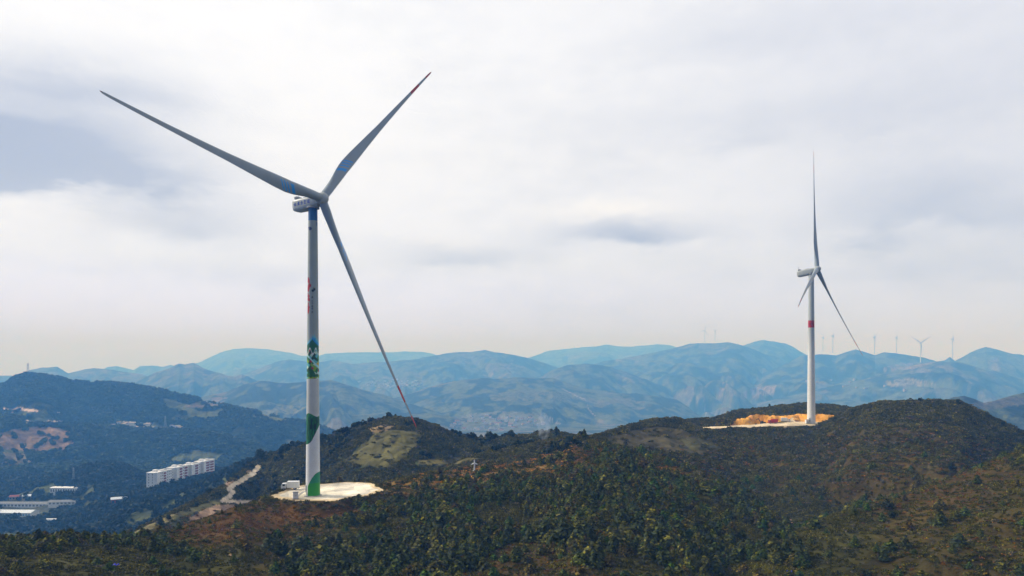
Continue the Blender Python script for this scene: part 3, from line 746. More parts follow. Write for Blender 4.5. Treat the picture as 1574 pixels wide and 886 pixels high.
# door and stairs at each tower foot
def foot(root, r0, ang, doorcol):
    cs, sn = math.cos(ang), math.sin(ang); e = empty('x', (0, 0, 0)); bpy.data.objects.remove(e)
    mb = MB(); mb.lathe([(r0 + .55, -.6), (r0 + .55, .12), (r0 + .35, .2), (r0 - .1, .2)], n=40); mb.build('foundation_ring', M_conc, root)
    mb = MB(); mb.box((r0 - .02, 0, 2.6), (.16, .95, 2.1), bev=.03); d = mb.build('door', doorcol, root); d.rotation_euler = (0, 0, ang)
    mb = MB()
    for i in range(7): mb.box((r0 + 3.0 - i * .32, 0, .2 + i * .2), (.34, 1.1, .06))
    mb.box((r0 + .62, 0, 1.5), (1.1, 1.3, .08))
    for yy in (-.6, .6):
        mb.tube((r0 + 3.1, yy, 1.15), (r0 + 1.1, yy, 2.55), .04); mb.tube((r0 + 1.1, yy, 2.55), (r0 + .1, yy, 2.55), .04)
        mb.tube((r0 + 3.1, yy, 0), (r0 + 1.1, yy, 1.45), .06)
        for i in range(4): mb.tube((r0 + 3.1 - i * .66, yy, .1 + i * .42), (r0 + 3.1 - i * .66, yy, 1.15 + i * .46), .03)
    st = mb.build('stairs', M_grey, root); st.rotation_euler = (0, 0, ang)
foot(t1, 2.3, math.atan2(-.55, -.83), M_grey); foot(t2, 2.5, math.atan2(-.7, -.7), M_grey)

# far turbines: one of the kind, then copies
FAR = [  # px of the tower, py of its foot, py of its hub, yaw, phase (deg), depth, label
 (1415, 557, 527, .15, 30, 5191, 'distant white turbine, lowest on the ridge, blades spread like a Y'),
 (1464, 551, 521, .9, 85, 5214, 'rightmost distant turbine beside the dome shaped hilltop'),
 (1378, 543, 519, 1.25, 95, 6340, 'distant turbine between the Y shaped one and the red banded tower tip'),
 (1344, 546, 518, 1.35, 40, 6340, 'distant turbine just right of the second rotor\'s lowest blade tip'),
 (1280, 542, 516, 1.3, 100, 6400, 'pale distant turbine, nearer of two just right of the red banded tower'),
 (1265, 540, 519, 1.4, 80, 8059, 'faint distant turbine standing closest to the red banded tower'),
 (1099, 526, 509, .8, 20, 7288, 'very faint distant turbine, right one of a pair on the far blue ridge'),
 (1083, 527, 508, .6, 70, 7348, 'very faint distant turbine, left one of a pair on the far blue ridge')]
def ridge_z(px, py, Y): return (HY - py) / F * Y
fproto = None
for px, pyf, pyh, psi, ph, Y, lab in FAR:
    zf, zh = ridge_z(px, pyf, Y), ridge_z(px, pyh, Y); X = (px - CX) / F * Y
    zg = min(hz(X, Y), zf)
    hh = (pyf - pyh) / F * Y; Rb = min(hh * .72, 95)
    if fproto is None:
        root, nc, hb = make_turbine('wind_turbine', lab, (X, Y, zf - 1), 100.0, 3.6, psi, .08, [0, 2.1, 4.2], [.03] * 3, 72, paint_far, 2.6, 1.7, 9.4, False, .12, 8)
        fproto = root
    else: root = copy_tree(fproto); root.location = (X, Y, zf - 1)
    sc = hh / 100.0; root.scale = (sc, sc, sc)
    root['label'] = lab; root['group'] = 'wind turbines on the far ridges'
    n, s, c = rotor_frame(psi, .08); hub = Vector((n.x * 3.6, n.y * 3.6, 100.0)); kk = 0
    for ch in root.children:
        if ch.name.startswith('blade'): place_blade(ch, hub, psi, .08, math.radians(ph) + kk * 2 * math.pi / 3); kk += 1
        elif ch.name.startswith('nacelle'): place_head(ch, hub - n * 2.6 - Vector((0, 0, .55)), psi, .08)
        elif ch.name.startswith('hub'): place_head(ch, hub, psi, .08)

# ------------------------------------------------------------------ things on the first pad
def wheel(root, x, y, r=.45, w=.28):
    mb = MB(); mb.lathe([(r * .62, -w / 2), (r, -w / 2 + .03), (r, w / 2 - .03), (r * .62, w / 2)], n=20, axis='y'); wl = mb.build('wheel', M_tyre, root, (x, y, r))
    mb = MB(); mb.lathe([(r * .6, -w / 2 - .01), (r * .2, -w / 2 - .02), (r * .2, w / 2 + .02), (r * .6, w / 2 + .01)], n=14, axis='y'); mb.build('rim', M_grey, wl)
def truck(loc, rz, label, name='box_truck', body=None, boxm=None, L=5.9, group=None):
    body = body or M_paint; boxm = boxm or M_paint
    r = empty(name, loc, rz); tag(r, label, 'truck', group)
    mb = MB()
    prof = [(-1.0, .55), (-1.05, 1.25), (-.72, 2.15), (.55, 2.2), (.6, .55)]
    V = [(x, y, z) for y in (-.98, .98) for x, z in prof]; n = 5
    mb.raw(V, [(4, 3, 2, 1, 0), (5, 6, 7, 8, 9)] + [(i, (i + 1) % n, n + (i + 1) % n, n + i) for i in range(n)])
    mb.build('cab', body, r, (-L / 2 + 1.05, 0, 0))
    mb = MB(); mb.raw([(-1.03, -.85, 1.35), (-1.03, .85, 1.35), (-.78, .8, 2.05), (-.78, -.8, 2.05)], [(0, 1, 2, 3)])
    for sy in (-1, 1): mb.box((-.1, sy * .985, 1.65), (.8, .02, .6))
    g = mb.build('window', M_glass, r, (-L / 2 + 1.03, 0, 0))
    mb = MB(); mb.box((L / 2 - 1.95, 0, 1.75), (3.9, 2.1, 2.15), bev=.05); mb.build('cargo_box', boxm, r)
    mb = MB(); mb.box((0, 0, .62), (L - .3, .9, .2)); mb.box((L / 2 - .05, 0, .55), (.12, 1.8, .2)); mb.build('chassis', M_dark, r)
    for sy in (-.85, .85):
        mb = MB(); mb.box((-L / 2 - .01, sy * .8, .85), (.06, .3, .2), bev=.02); mb.build('headlight', M_grey, r)
        for x in (-L / 2 + 1.0, L / 2 - 1.3): wheel(r, x, sy)
    return r
truck((-76.2, 246.0, PADZ1 + .03), .08, 'white box truck parked on the left edge of the pale round pad')
def cabinet(loc, rz, d, label, group=None):
    r = empty('transformer_cabinet', loc, rz); tag(r, label, 'cabinet', group)
    mb = MB(); mb.box((0, 0, .12), (d[0] + .3, d[1] + .3, .24)); mb.build('plinth', M_conc, r)
    mb = MB(); mb.box((0, 0, .24 + d[2] / 2), d, bev=.05); mb.build('housing', M_paint, r)
    mb = MB(); mb.box((0, 0, .24 + d[2] + .09), (d[0] + .25, d[1] + .25, .18), bev=.04); mb.build('lid', M_grey, r)
    for sx in (-1, 1):
        mb = MB(); mb.box((sx * d[0] * .24, -d[1] / 2 - .02, .24 + d[2] * .5), (d[0] * .42, .04, d[2] * .82), bev=.012); dr = mb.build('door', M_paint, r)
        mb = MB(); mb.box((sx * d[0] * .08, -d[1] / 2 - .06, .24 + d[2] * .5), (.05, .06, .3)); mb.build('handle', M_dark, dr)
cabinet((-69.3, 229.2, PADZ1 + .02), .3, (1.6, 1.3, 1.9), 'pale transformer cabinet left of the mural painted tower foot')

# white cross shaped marker on the brown ridge
X, Y, Z = gp(729, 724, 200, 330)
r = empty('marker_mast', (X, Y, Z - .1)); tag(r, 'small white cross shaped mast on the brown grassy ridge', 'mast')
mb = MB(); mb.tube((0, 0, 0), (.1, 0, 3.0), .32, .26, 10); mb.tube((.1, 0, 3.0), (0, 0, 4.4), .24, .14, 10); mb.build('post', M_paint, r)
mb = MB(); mb.tube((-1.1, 0, 2.55), (.1, 0, 3.05), .16, .3, 8); mb.tube((.1, 0, 3.05), (1.25, 0, 2.6), .3, .16, 8); mb.build('crossbar', M_paint, r)
mb = MB(); mb.lathe([(.7, 0), (.7, .3), (.5, .35)], n=12); mb.build('foundation', M_conc, r)

# blue scraps in the scrub
for (px, py, w, lab) in ((177, 874, 1.5, 'crumpled blue tarpaulin scrap in the dark scrub at lower left'), (1213, 884, 1.0, 'small blue tarpaulin scrap at the bottom edge right of the pines')):
    X, Y, Z = gp(px, py, 90, 250); mb = MB(); nx, ny = 9, 5; V = []
    for j in range(ny):
        for i in range(nx): V.append(((i / (nx - 1) - .5) * w, (j / (ny - 1) - .5) * w * .6, .75 + .16 * math.sin(i * 1.7 + j) + .1 * math.cos(j * 2.3 - i)))
    mb.raw(V, [(j * nx + i, j * nx + i + 1, (j + 1) * nx + i + 1, (j + 1) * nx + i) for j in range(ny - 1) for i in range(nx - 1)])
    o = mb.build('tarpaulin', M_tarp, None, (X, Y, Z)); tag(o, lab, 'tarpaulin'); sm = o.modifiers.new('thickness', 'SOLIDIFY'); sm.thickness = .03

# ------------------------------------------------------------------ the second pad: excavator, trucks, cabinet
def on_pad2(px, Y): return ((px - CX) / F * Y, Y, hz((px - CX) / F * Y, Y) + .02)
def excavator(loc, rz, label):
    r = empty('excavator', loc, rz); tag(r, label, 'excavator')
    for sy in (-1, 1):
        mb = MB(); mb.box((0, sy * 1.1, .45), (3.4, .5, .8), bev=.2); mb.build('track', M_dark, r)
    mb = MB(); mb.box((.4, 0, 1.35), (2.9, 2.3, .9), bev=.12); mb.box((1.2, 0, 1.95), (1.2, 2.2, .5), bev=.1); mb.build('body', M_dark, r)
    mb = MB(); mb.box((-.6, -.6, 2.2), (1.2, 1.0, 1.5), bev=.1); mb.build('cab', M_glass, r)
    mb = MB(); mb.tube((-.8, .3, 1.5), (-3.0, .3, 4.4), .3, .26); mb.tube((-3.0, .3, 4.4), (-4.6, .3, 3.6), .26, .24); mb.build('boom', M_dark, r)
    mb = MB(); mb.tube((-4.6, .3, 3.7), (-4.9, .3, 1.4), .22, .18); mb.build('stick', M_orange, r)
    mb = MB(); mb.box((-4.7, .3, .9), (.9, 1.0, .9), taper=.7); mb.build('bucket', M_dark, r)
excavator(on_pad2(1172, 458), .35, 'dark excavator with raised boom working at the orange cut bank')
truck(on_pad2(1188, 456), .1, 'red dump truck beside the excavator on the orange soil', 'dump_truck', M_red, M_red)
truck(on_pad2(1208, 468), 2.9, 'big white truck halfway between excavator and the red banded tower', 'box_truck')
cabinet(on_pad2(1240.5, 455), .1, (1.9, 1.6, 2.2), 'pale transformer cabinet at the foot of the red banded tower')
for px, Y, s in ((1166, 467, 1.1), (1178, 470, 1.3), (1197, 471, 1.0), (1222, 470, 1.4), (1262, 457, 1.3)):
    X = (px - CX) / F * Y; V = []; n = 20; rr = random.Random(int(px))
    mb = MB(); rings = 5
    for j in range(rings + 1):
        q = j / rings
        for i in range(n):
            a = 2 * math.pi * i / n; R_ = s * 1.7 * (1 - q ** 1.3) * (1 + .25 * rr.random()); V.append((R_ * math.cos(a), R_ * .8 * math.sin(a), s * .9 * q * (1 - .1 * rr.random())))
    mb.raw(V, [(j * n + i, j * n + (i + 1) % n, (j + 1) * n + (i + 1) % n, (j + 1) * n + i) for j in range(rings) for i in range(n)])
    o = mb.build('soil_heap', M_soil, None, (X, Y, hz(X, Y) - .2)); tag(o, 'heap of orange soil at the foot of the cut bank near the red banded tower', 'soil heap', 'orange soil heaps along the cut bank', 'thing')

# ------------------------------------------------------------------ buildings
def flats(loc, rz, L, D, Hh, label, red, seed):
    r = empty('apartment_block', loc, rz); tag(r, label, 'apartment block', 'row of white apartment blocks on the wooded slope')
    mb = MB(); mb.box((0, 0, Hh / 2 - 6), (L, D, Hh + 12)); mb.build('wall', M_wall, r)
    mb = MB(); mb.box((0, 0, Hh + .3), (L + .6, D + .6, .6)); mb.box((-L * .25, 0, Hh + 1.9), (4.5, 5, 2.6)); rf = mb.build('roof', M_wall, r)
    mb = MB(); mb.box((L * .2, -1, Hh + .75), (L * .4, D * .5, .3)); mb.build('roof_deck', M_roofg, rf)
    nf = 6; rr = random.Random(seed)
    for a, b in red:       # bays of red brown balconies between white piers, on the long front (-y)
        for f in range(1, nf): mb = MB(); mb.box((L * (a + b) / 2, -D / 2 - .25, f * Hh / nf + .9), (L * (b - a), .5, Hh / nf * .62)); mb.build('balcony', M_brick, r)
    wme = bpy.data.meshes.new('window'); q_ = MB(); q_.box((0, 0, 0), (1.1, .1, 1.3)); wme.from_pydata(q_.v, [], q_.f); wme.materials.append(M_glass)
    for f in range(nf):
        for i in range(int(L / 3.2)):
            x = -L / 2 + 1.8 + i * 3.2; q = x / L
            if any(a - .02 < q < b + .02 for a, b in red): continue
            link('window', wme, r, (x, -D / 2 - .03, f * Hh / nf + 1.7))
    for f in range(nf):
        for i in (-1, 1): w_ = link('window', wme, r, (-L / 2 - .03, i * D * .22, f * Hh / nf + 1.7)); w_.rotation_euler = (0, 0, math.pi / 2)
    mb = MB(); mb.box((-L / 2 + 3.2, -D / 2 - 1.4, Hh / 2 - 5.3), (5.5, 2.8, Hh + 12.5)); mb.build('stair_tower', M_wall, r)
bd = Vector((.19, .98, 0)).normalized(); ang = math.atan2(bd.y, bd.x)
specs = [(0, 34, 'white flats with dark recess, nearest and leftmost block of the row', ((.0, .12),)),
         (38, 29, 'white flats, second block from the left, two dark red bays', ((-.22, .02), (.2, .4))),
         (69, 24, 'white flats with a bulging stair tower, third block of the row', ((.0, .25),)),
         (95, 30, 'white flats, farthest and rightmost block, wide dark red bays', ((-.22, .06), (.16, .42)))]
for i, (s0, L, lab, red) in enumerate(specs):
    c = Vector((-451, 898, 0)) + bd * (s0 + L / 2 - 4)
    z = -(727 - HY) / F * 898 - 20.5
    flats((c.x, c.y, z), ang, L - .6, 12, 20.5 + (.8 if i % 2 else 0), lab, red, i)

def hall(loc, rz, L, D, Hh, label, name, cat, roofm, wallm, winm, nb, gable=1.2, group=None):
    r = empty(name, loc, rz); tag(r, label, cat, group)
    mb = MB(); mb.box((0, 0, Hh / 2 - 2), (L, D, Hh + 4)); w = mb.build('wall', wallm, r)
    x, y = L / 2 + .5, D / 2 + .6
    mb = MB(); mb.raw([(-x, -y, Hh), (x, -y, Hh), (x, y, Hh), (-x, y, Hh), (-x, 0, Hh + gable), (x, 0, Hh + gable)], [(0, 1, 5, 4), (2, 3, 4, 5), (1, 2, 5), (3, 0, 4), (3, 2, 1, 0)]); mb.build('roof', roofm, r)
    q_ = MB(); q_.box((0, 0, 0), (L / nb * .55, .12, Hh * .5)); wme = bpy.data.meshes.new('window'); wme.from_pydata(q_.v, [], q_.f); wme.materials.append(winm)
    for i in range(nb): link('window', wme, r, (-L / 2 + (i + .5) * L / nb, -D / 2 - .04, Hh * .5))
    return r
def at(px, py, y0, y1):
    return gp(px, py, y0, y1)
X, Y, Z = at(104, 758, 700, 1250); hall((X, Y, Z), -.05, 44, 12, 8, 'long white two storey building below the wooded knoll', 'school_building', 'building', M_wall, M_wall, M_roofg, 12, .6)
X, Y, Z = at(183, 774, 600, 1200); hall((X, Y, Z), .5, 17, 10, 6, 'small brick red house with pale roof among the trees', 'brick_house', 'house', M_tin, M_brick, M_glass, 4, 2)
X, Y, Z = at(20, 779, 700, 1200); hall((X, Y, Z), -.02, 120, 10, 5, 'long grey shed row with many pale bays, behind the bright shed', 'shed', 'shed', M_roofg, M_wall, M_roofg, 24, 2, 'long sheds in the valley')
X, Y, Z = at(112, 775, 700, 1200); hall((X, Y, Z), .12, 60, 9, 4, 'grey shed running off to the right toward the brick red house', 'shed', 'shed', M_roofg, M_wall, M_roofg, 12, 2, 'long sheds in the valley')
X, Y, Z = at(10, 793, 700, 1200); hall((X, Y, Z), -.04, 76, 16, 5.5, 'bright shed with pale roof and bluish glazed front', 'shed', 'shed', M_tin, M_paint, M_cyan, 20, 2.5, 'long sheds in the valley')
for px, L, lab in ((48, 22, 'low white polytunnel, left one of two in front of the sheds'), (97, 40, 'long low white polytunnel, right one of two before the sheds')):
    X, Y, Z = at(px, 800, 600, 1200); mb = MB(); n = 10; V = []
    for sx in np.linspace(-L / 2, L / 2, 9):
        for i in range(n + 1):
            a = math.pi * i / n; V.append((sx, -2.2 * math.cos(a), 2.2 * math.sin(a) + (.12 if abs(sx) % 10 < 3 else 0)))
    mb.raw(V, [(j * (n + 1) + i, (j + 1) * (n + 1) + i, (j + 1) * (n + 1) + i + 1, j * (n + 1) + i + 1) for j in range(8) for i in range(n)])
    o = mb.build('polytunnel', M_paint, None, (X, Y, Z)); tag(o, lab, 'polytunnel', 'polytunnels')
X, Y, Z = at(77, 764, 700, 1200)
for px, py, lab in ((23, 768, 'small orange roofed house behind the grey shed row'), (43, 767, 'small white roofed house left of the long white building')):
    X, Y, Z = at(px, py, 700, 1250); hall((X, Y, Z), .2, 12, 8, 4.5, lab, 'small_house', 'house', M_brick if px < 30 else M_tin, M_tan, M_glass, 3, 2)

def lattice(loc, h, w, label, arms=True):
    r = empty('lattice_mast', loc); tag(r, label, 'mast', 'lattice masts')
    mb = MB(); n = 8
    for sx in (-1, 1):
        for sy in (-1, 1): mb.tube((sx * w / 2, sy * w / 2, 0), (sx * w * .12, sy * w * .12, h), w * .05, w * .03, 5)
    for i in range(n):
        a, b = i / n, (i + 1) / n; wa, wb = w / 2 * (1 - .76 * a), w / 2 * (1 - .76 * b)
        for sx, sy, tx, ty in ((-1, -1, 1, -1), (1, -1, 1, 1), (1, 1, -1, 1), (-1, 1, -1, -1)):
            mb.tube((sx * wa, sy * wa, h * a), (tx * wb, ty * wb, h * b), w * .025, None, 4)
    mb.build('frame', M_grey, r)
    if arms:
        mb = MB()
        for q in (.82, .92): mb.box((0, 0, h * q), (w * 1.1, w * .12, h * .012 + .2))
        mb.build('antenna_arm', M_grey, r)
Yd = 2185.0
lattice(((43 - CX) / F * Yd, Yd, ridge_z(43, 577, Yd) - 3), 40, 7, 'lattice mast on top of the big dark hill at far left')
X, Y, Z = at(113, 744, 800, 1400); lattice((X, Y, Z), 24, 3, 'thin lattice mast rising from the trees above the long white building')
X, Y, Z = at(254, 660, 1200, 2600); lattice((X, Y, Z), 34, 6, 'faint pylon halfway up the face of the big dark hill')

# village houses: one of each kind, then copies
def make_house(label, wm, rm, group):
    r = empty('village_house', (0, 0, 0)); tag(r, label, 'house', group)
    mb = MB(); mb.box((0, 0, 1.6), (11, 8, 8.0)); mb.build('wall', wm, r)
    mb = MB(); x, y = 6, 4.6; mb.raw([(-x, -y, 5.6), (x, -y, 5.6), (x, y, 5.6), (-x, y, 5.6), (-x, 0, 7.8), (x, 0, 7.8)], [(0, 1, 5, 4), (2, 3, 4, 5), (1, 2, 5), (3, 0, 4), (3, 2, 1, 0)]); mb.build('roof', rm, r)
    return r
def village(n, poly, y0, y1, kinds, group, sc=1.0):
    xs = [p[0] for p in poly]; ys = [p[1] for p in poly]; P = []
    while len(P) < n:
        a, b = rng.uniform(min(xs), max(xs)), rng.uniform(min(ys), max(ys))
        if inside(np.array([a]), np.array([b]), poly)[0] and all(abs(a - q[0]) > 2.2 or abs(b - q[1]) > 1.3 for q in P[-60:]): P.append((a, b))
    G, ok = ground_at([p[0] for p in P], [p[1] for p in P], y0, y1, 700)
    protos = [make_house(lab, w, r_, group) for lab, w, r_ in kinds]; used = [False] * len(protos)
    for i, (g, k) in enumerate(zip(G, ok)):
        j = i % len(protos)
        if not k: continue
        o = protos[j] if not used[j] else copy_tree(protos[j]); used[j] = True
        o.location = tuple(g); o.rotation_euler = (0, 0, rng.uniform(-.6, .6)); s = sc * rng.uniform(.8, 1.35); o.scale = (s * rng.uniform(.9, 1.7), s, s)
    for o, u in zip(protos, used):
        if not u:
            for ch in list(o.children): bpy.data.objects.remove(ch)
            bpy.data.objects.remove(o)
village(60, [(694,652),(715,641),(745,640),(800,640),(842,646),(836,656),(800,660),(760,664),(715,662),(694,658)], 1800, 5600,
        [('tiny white house in the hazy valley village behind the saddle', M_old, M_roofg), ('tiny tan house in the hazy valley village behind the saddle', M_tan, M_roofg), ('tiny red roofed house in the hazy valley village behind the saddle', M_old, M_brick)], 'valley village houses')
village(44, [(548,588),(590,584),(640,586),(652,592),(620,597),(560,596)], 2500, 8000,
        [('tiny pale house of the far hillside village right of the mural', M_old, M_roofg), ('tiny tan house of the far hillside village right of the mural', M_tan, M_roofg)], 'hillside village houses', 1.3)
village(14, [(160,653),(230,654),(305,658),(308,664),(230,662),(160,659)], 1300, 3000,
        [('tiny house along the road across the big dark hill', M_wall, M_tan)], 'houses along the hill road')
village(12, [(1230,585),(1290,582),(1360,590),(1420,596),(1400,604),(1300,598)], 3000, 8500,
        [('tiny house on the blue slope right of the red banded tower', M_tan, M_roofg)], 'houses on the far right slope', 1.4)

# ------------------------------------------------------------------ vegetation
M_leaf = mat('foliage', attr='Col', inst='tint', rough=.75, spec=.15)
M_leafi = mat('tree foliage', attr='Col', rough=.75, spec=.15)
def cards(P, size, nrm, r, flat=.5):
    """small leaf faces at P, tilted about nrm"""
    n = len(P); nrm = nrm + r.normal(0, flat, (n, 3)); nrm /= np.linalg.norm(nrm, axis=1)[:, None] + 1e-9
    a = np.cross(nrm, r.normal(0, 1, (n, 3))); a /= np.linalg.norm(a, axis=1)[:, None] + 1e-9; b = np.cross(nrm, a)
    s = size * r.uniform(.6, 1.3, (n, 1)); s2 = s * r.uniform(.5, .9, (n, 1))
    V = np.stack([P - a * s - b * s2 * .6, P + a * s * .5 - b * s2, P + a * s + b * s2 * .5, P - a * s * .4 + b * s2], 1).reshape(-1, 3)
    return V, np.arange(4 * n).reshape(n, 4)
def shrub_mesh(seed, n=110, rx=1.0, rz=.8, size=.2, tips=.12):
    r = np.random.default_rng(seed); lob = r.normal(0, .45, (6, 3)) * (rx, rx, rz * .6); lob[:, 2] = np.abs(lob[:, 2])
    k = r.integers(0, 6, n); d = r.normal(0, 1, (n, 3)); d /= np.linalg.norm(d, axis=1)[:, None]; d[:, 2] = np.abs(d[:, 2])
    P = lob[k] + d * (rx * .55, rx * .55, rz * .6) * r.uniform(.6, 1.1, (n, 1))
    V, f = cards(P, size, d, r)
    c = np.ones((n, 3)) * r.uniform(.6, 1.5, (n, 1)); y = r.random(n) < tips; c[y] *= (2.8, 2.4, 1.0)
    return V, f, np.repeat(c, 4, 0)
def cone_mesh(seed, h=1.0, rad=.34, layers=9, per=13, size=.085, tips=.18):
    r = np.random.default_rng(seed); P = []; Nn = []; T = []
    for i in range(layers):
        q = (i + .3) / layers; R_ = rad * (1 - q) ** .75 * r.uniform(.85, 1.15); m = max(3, int(per * (1 - q * .6)))
        for j in range(m):
            a = 2 * np.pi * (j + r.random() * .7) / m
            for s in (.45, .75, 1.0):
                rr = R_ * s * r.uniform(.85, 1.15); z = h * (.1 + .86 * q) + (.03 if s < .9 else .05) * h * r.uniform(0, 1)
                P.append((rr * np.cos(a), rr * np.sin(a), z)); Nn.append((np.cos(a) * .7, np.sin(a) * .7, .7)); T.append(s > .9)
    P.append((0, 0, h * .98)); Nn.append((1, 0, .2)); T.append(True)
    P = np.array(P); Nn = np.array(Nn); n = len(P)
    V, f = cards(P, size * h, Nn, r, .35)
    c = np.ones((n, 3)) * r.uniform(.45, 1.45, (n, 1)); y = np.array(T) & (r.random(n) < tips * 1.6); c[y] *= (2.3, 2.0, .8)
    return V, f, np.repeat(c, 4, 0)
def crown_mesh(seed, n=420, lobes=9, size=.09):
    """broad crown about 1 high, 0.8 wide"""
    r = np.random.default_rng(seed); L_ = r.uniform(-1, 1, (lobes, 3)) * (.26, .26, .26) + (0, 0, .58); rad = r.uniform(.16, .27, lobes)
    k = r.integers(0, lobes, n); d = r.normal(0, 1, (n, 3)); d /= np.linalg.norm(d, axis=1)[:, None]
    P = L_[k] + d * rad[k][:, None] * r.uniform(.7, 1.08, (n, 1)); V, f = cards(P, size, d, r)
    c = np.ones((n, 3)) * (r.uniform(.75, 1.3, lobes)[k][:, None] * r.uniform(.75, 1.3, (n, 1)))
    return V, f, np.repeat(c, 4, 0)
def lib(name, meshes):
    c = bpy.data.collections.new(name)
    for i, (V, f, col) in enumerate(meshes):
        o = bpy.data.objects.new('%s_%02d' % (name, i), mesh_np(name, V, f, col, mats=[M_leaf], smooth=False)); c.objects.link(o)
    return c
def scatter(name, label, pts, scl, tint, coll, nvar, kind='stuff', tilt=.12):
    n = len(pts); me = bpy.data.meshes.new(name); me.vertices.add(n); me.vertices.foreach_set('co', np.asarray(pts, np.float32).ravel())
    def att(nm, ty, arr, key):
        a = me.attributes.new(nm, ty, 'POINT'); a.data.foreach_set(key, np.asarray(arr).ravel())
    rot = np.zeros((n, 3), np.float32); rot[:, 2] = rng.uniform(0, 6.28, n); rot[:, :2] = rng.normal(0, tilt, (n, 2))
    att('rot', 'FLOAT_VECTOR', rot, 'vector'); att('scl', 'FLOAT_VECTOR', np.asarray(scl, np.float32), 'vector'); att('tint', 'FLOAT_VECTOR', np.asarray(tint, np.float32), 'vector')
    att('idx', 'INT', rng.integers(0, nvar, n).astype(np.int32), 'value'); me.update()
    o = link(name, me); tag(o, label, kind=kind)
    g = bpy.data.node_groups.new(name, 'GeometryNodeTree'); g.interface.new_socket('Geometry', in_out='INPUT', socket_type='NodeSocketGeometry'); g.interface.new_socket('Geometry', in_out='OUTPUT', socket_type='NodeSocketGeometry')
    N = g.nodes; Lk = g.links; gi = N.new('NodeGroupInput'); go = N.new('NodeGroupOutput')
    ip = N.new('GeometryNodeInstanceOnPoints'); ci = N.new('GeometryNodeCollectionInfo'); ci.inputs['Collection'].default_value = coll
    ci.inputs['Separate Children'].default_value = True; ci.inputs['Reset Children'].default_value = True
    def na(nm, dt):
        a = N.new('GeometryNodeInputNamedAttribute'); a.data_type = dt; a.inputs['Name'].default_value = nm; return a.outputs['Attribute']
    Lk.new(gi.outputs[0], ip.inputs['Points']); Lk.new(ci.outputs[0], ip.inputs['Instance']); ip.inputs['Pick Instance'].default_value = True
    Lk.new(na('idx', 'INT'), ip.inputs['Instance Index']); Lk.new(na('rot', 'FLOAT_VECTOR'), ip.inputs['Rotation']); Lk.new(na('scl', 'FLOAT_VECTOR'), ip.inputs['Scale'])
    Lk.new(ip.outputs[0], go.inputs[0])
    md = o.modifiers.new('scatter', 'NODES'); md.node_group = g
    return o
def sample(n, y0, y1, u0=-.8, u1=.8, power=1.0):
    """points spread over the ground; power > 1 thins them with distance"""
    a = rng.random(n); e = 2.0 / power
    Y = (y0 ** e + a * (y1 ** e - y0 ** e)) ** (1 / e); u = rng.uniform(u0, u1, n); X = u * Y
    Z = H(X, Y); return X, Y, Z
def free(X, Y, Z, m1=1.08, m2=1.12, hp=0):
    px, py = CX + F * X / Y, HY - F * Z / Y
    ok = (pad1(X, Y) > m1) & (pad2(X, Y) > m2) & ((pad2(X, Y + 3.5) > m2) | (Y < 400)) & ~bank_mask(X, Y)
    for pts, hw, (a, b), c in ROADS:
        b = b * FIELD_K if a > 900 else b
        for dy in (0, 3, 7): ok &= ~((near_line(px, py - dy * (hp > 3), pts) < hw * 1.5) & (Y > a) & (Y < b))
    return ok, px, py
BARE = [f for f in FIELDS if f[1][0] < 600]
def in_fields(px, py, Y, fl): 
    m = np.zeros(px.shape, bool)
    for poly, (a, b), c in fl: m |= inside(px, py, poly) & (Y > a) & (Y < b)
    return m

shr = lib('shrub', [shrub_mesh(100 + i) for i in range(6)])
pin = lib('pine', [cone_mesh(200 + i, tips=.25, rad=.42) for i in range(6)])
can = lib('canopy', [crown_mesh(300 + i, 60, 6, .2) for i in range(6)])

WOOD = [[(640,742),(720,745),(860,716),(900,690),(950,690),(1020,712),(1120,742),(1185,790),(1235,850),(1250,886),(1250,1000),(640,1000),(560,900),(430,905),(430,830),(560,795)],
        [(-80,820),(180,824),(330,850),(350,1000),(-100,1000)]]
# near scrub
X, Y, Z = sample(210000, 108, 600, power=1.35)
ok, px, py = free(X, Y, Z); brown = landcover(X, Y, Z)[4]; fld = in_fields(px, py, Y, BARE)
ok &= (py < 930) & (py > 600) & ~(fld & (rng.random(len(X)) > .05))
wood = np.zeros(len(X), bool)
for w in WOOD: wood |= inside(px, py, w)
n1 = fbm(X / 12, Y / 12, 3, 55); n2 = rng.random(len(X))
ok &= (n1 + n2 * .5 > .52)
X, Y, Z, brown, n1, n2, px, py, wood = [a[ok] for a in (X, Y, Z, brown, n1, n2, px, py, wood)]
isb = rng.random(len(X)) < brown * .95
n3_ = fbm(X / 5, Y / 5, 2, 15) ** 2 * 2.2
g = np.stack([.036 + .044 * n3_, .038 + .038 * n3_, .006 + .005 * n3_], -1); b = np.stack([.080 + .10 * n2, .038 + .050 * n2, .008 + .012 * n2], -1)
tint = np.where(isb[:, None], b, g); gy = rng.random(len(X)) < .05; tint[gy] = (.10, .09, .07)
cr_ = (Y < 330) & (py < 748) & (px > 583) & (px < 880) & isb; tint[cr_] = tint[cr_] * (2.2, 2.2, 1.6)
s = np.where(isb, rng.uniform(.3, .7, len(X)), rng.uniform(.4, 1.1, len(X))) * np.clip(Y / 260, .75, 1.7)
scatter('shrub_cover', 'low scrub and heath covering the near hills', np.stack([X, Y, Z - .1], -1), np.stack([s, s, s * rng.uniform(.7, 1.1, len(s))], -1), tint, shr, 6)

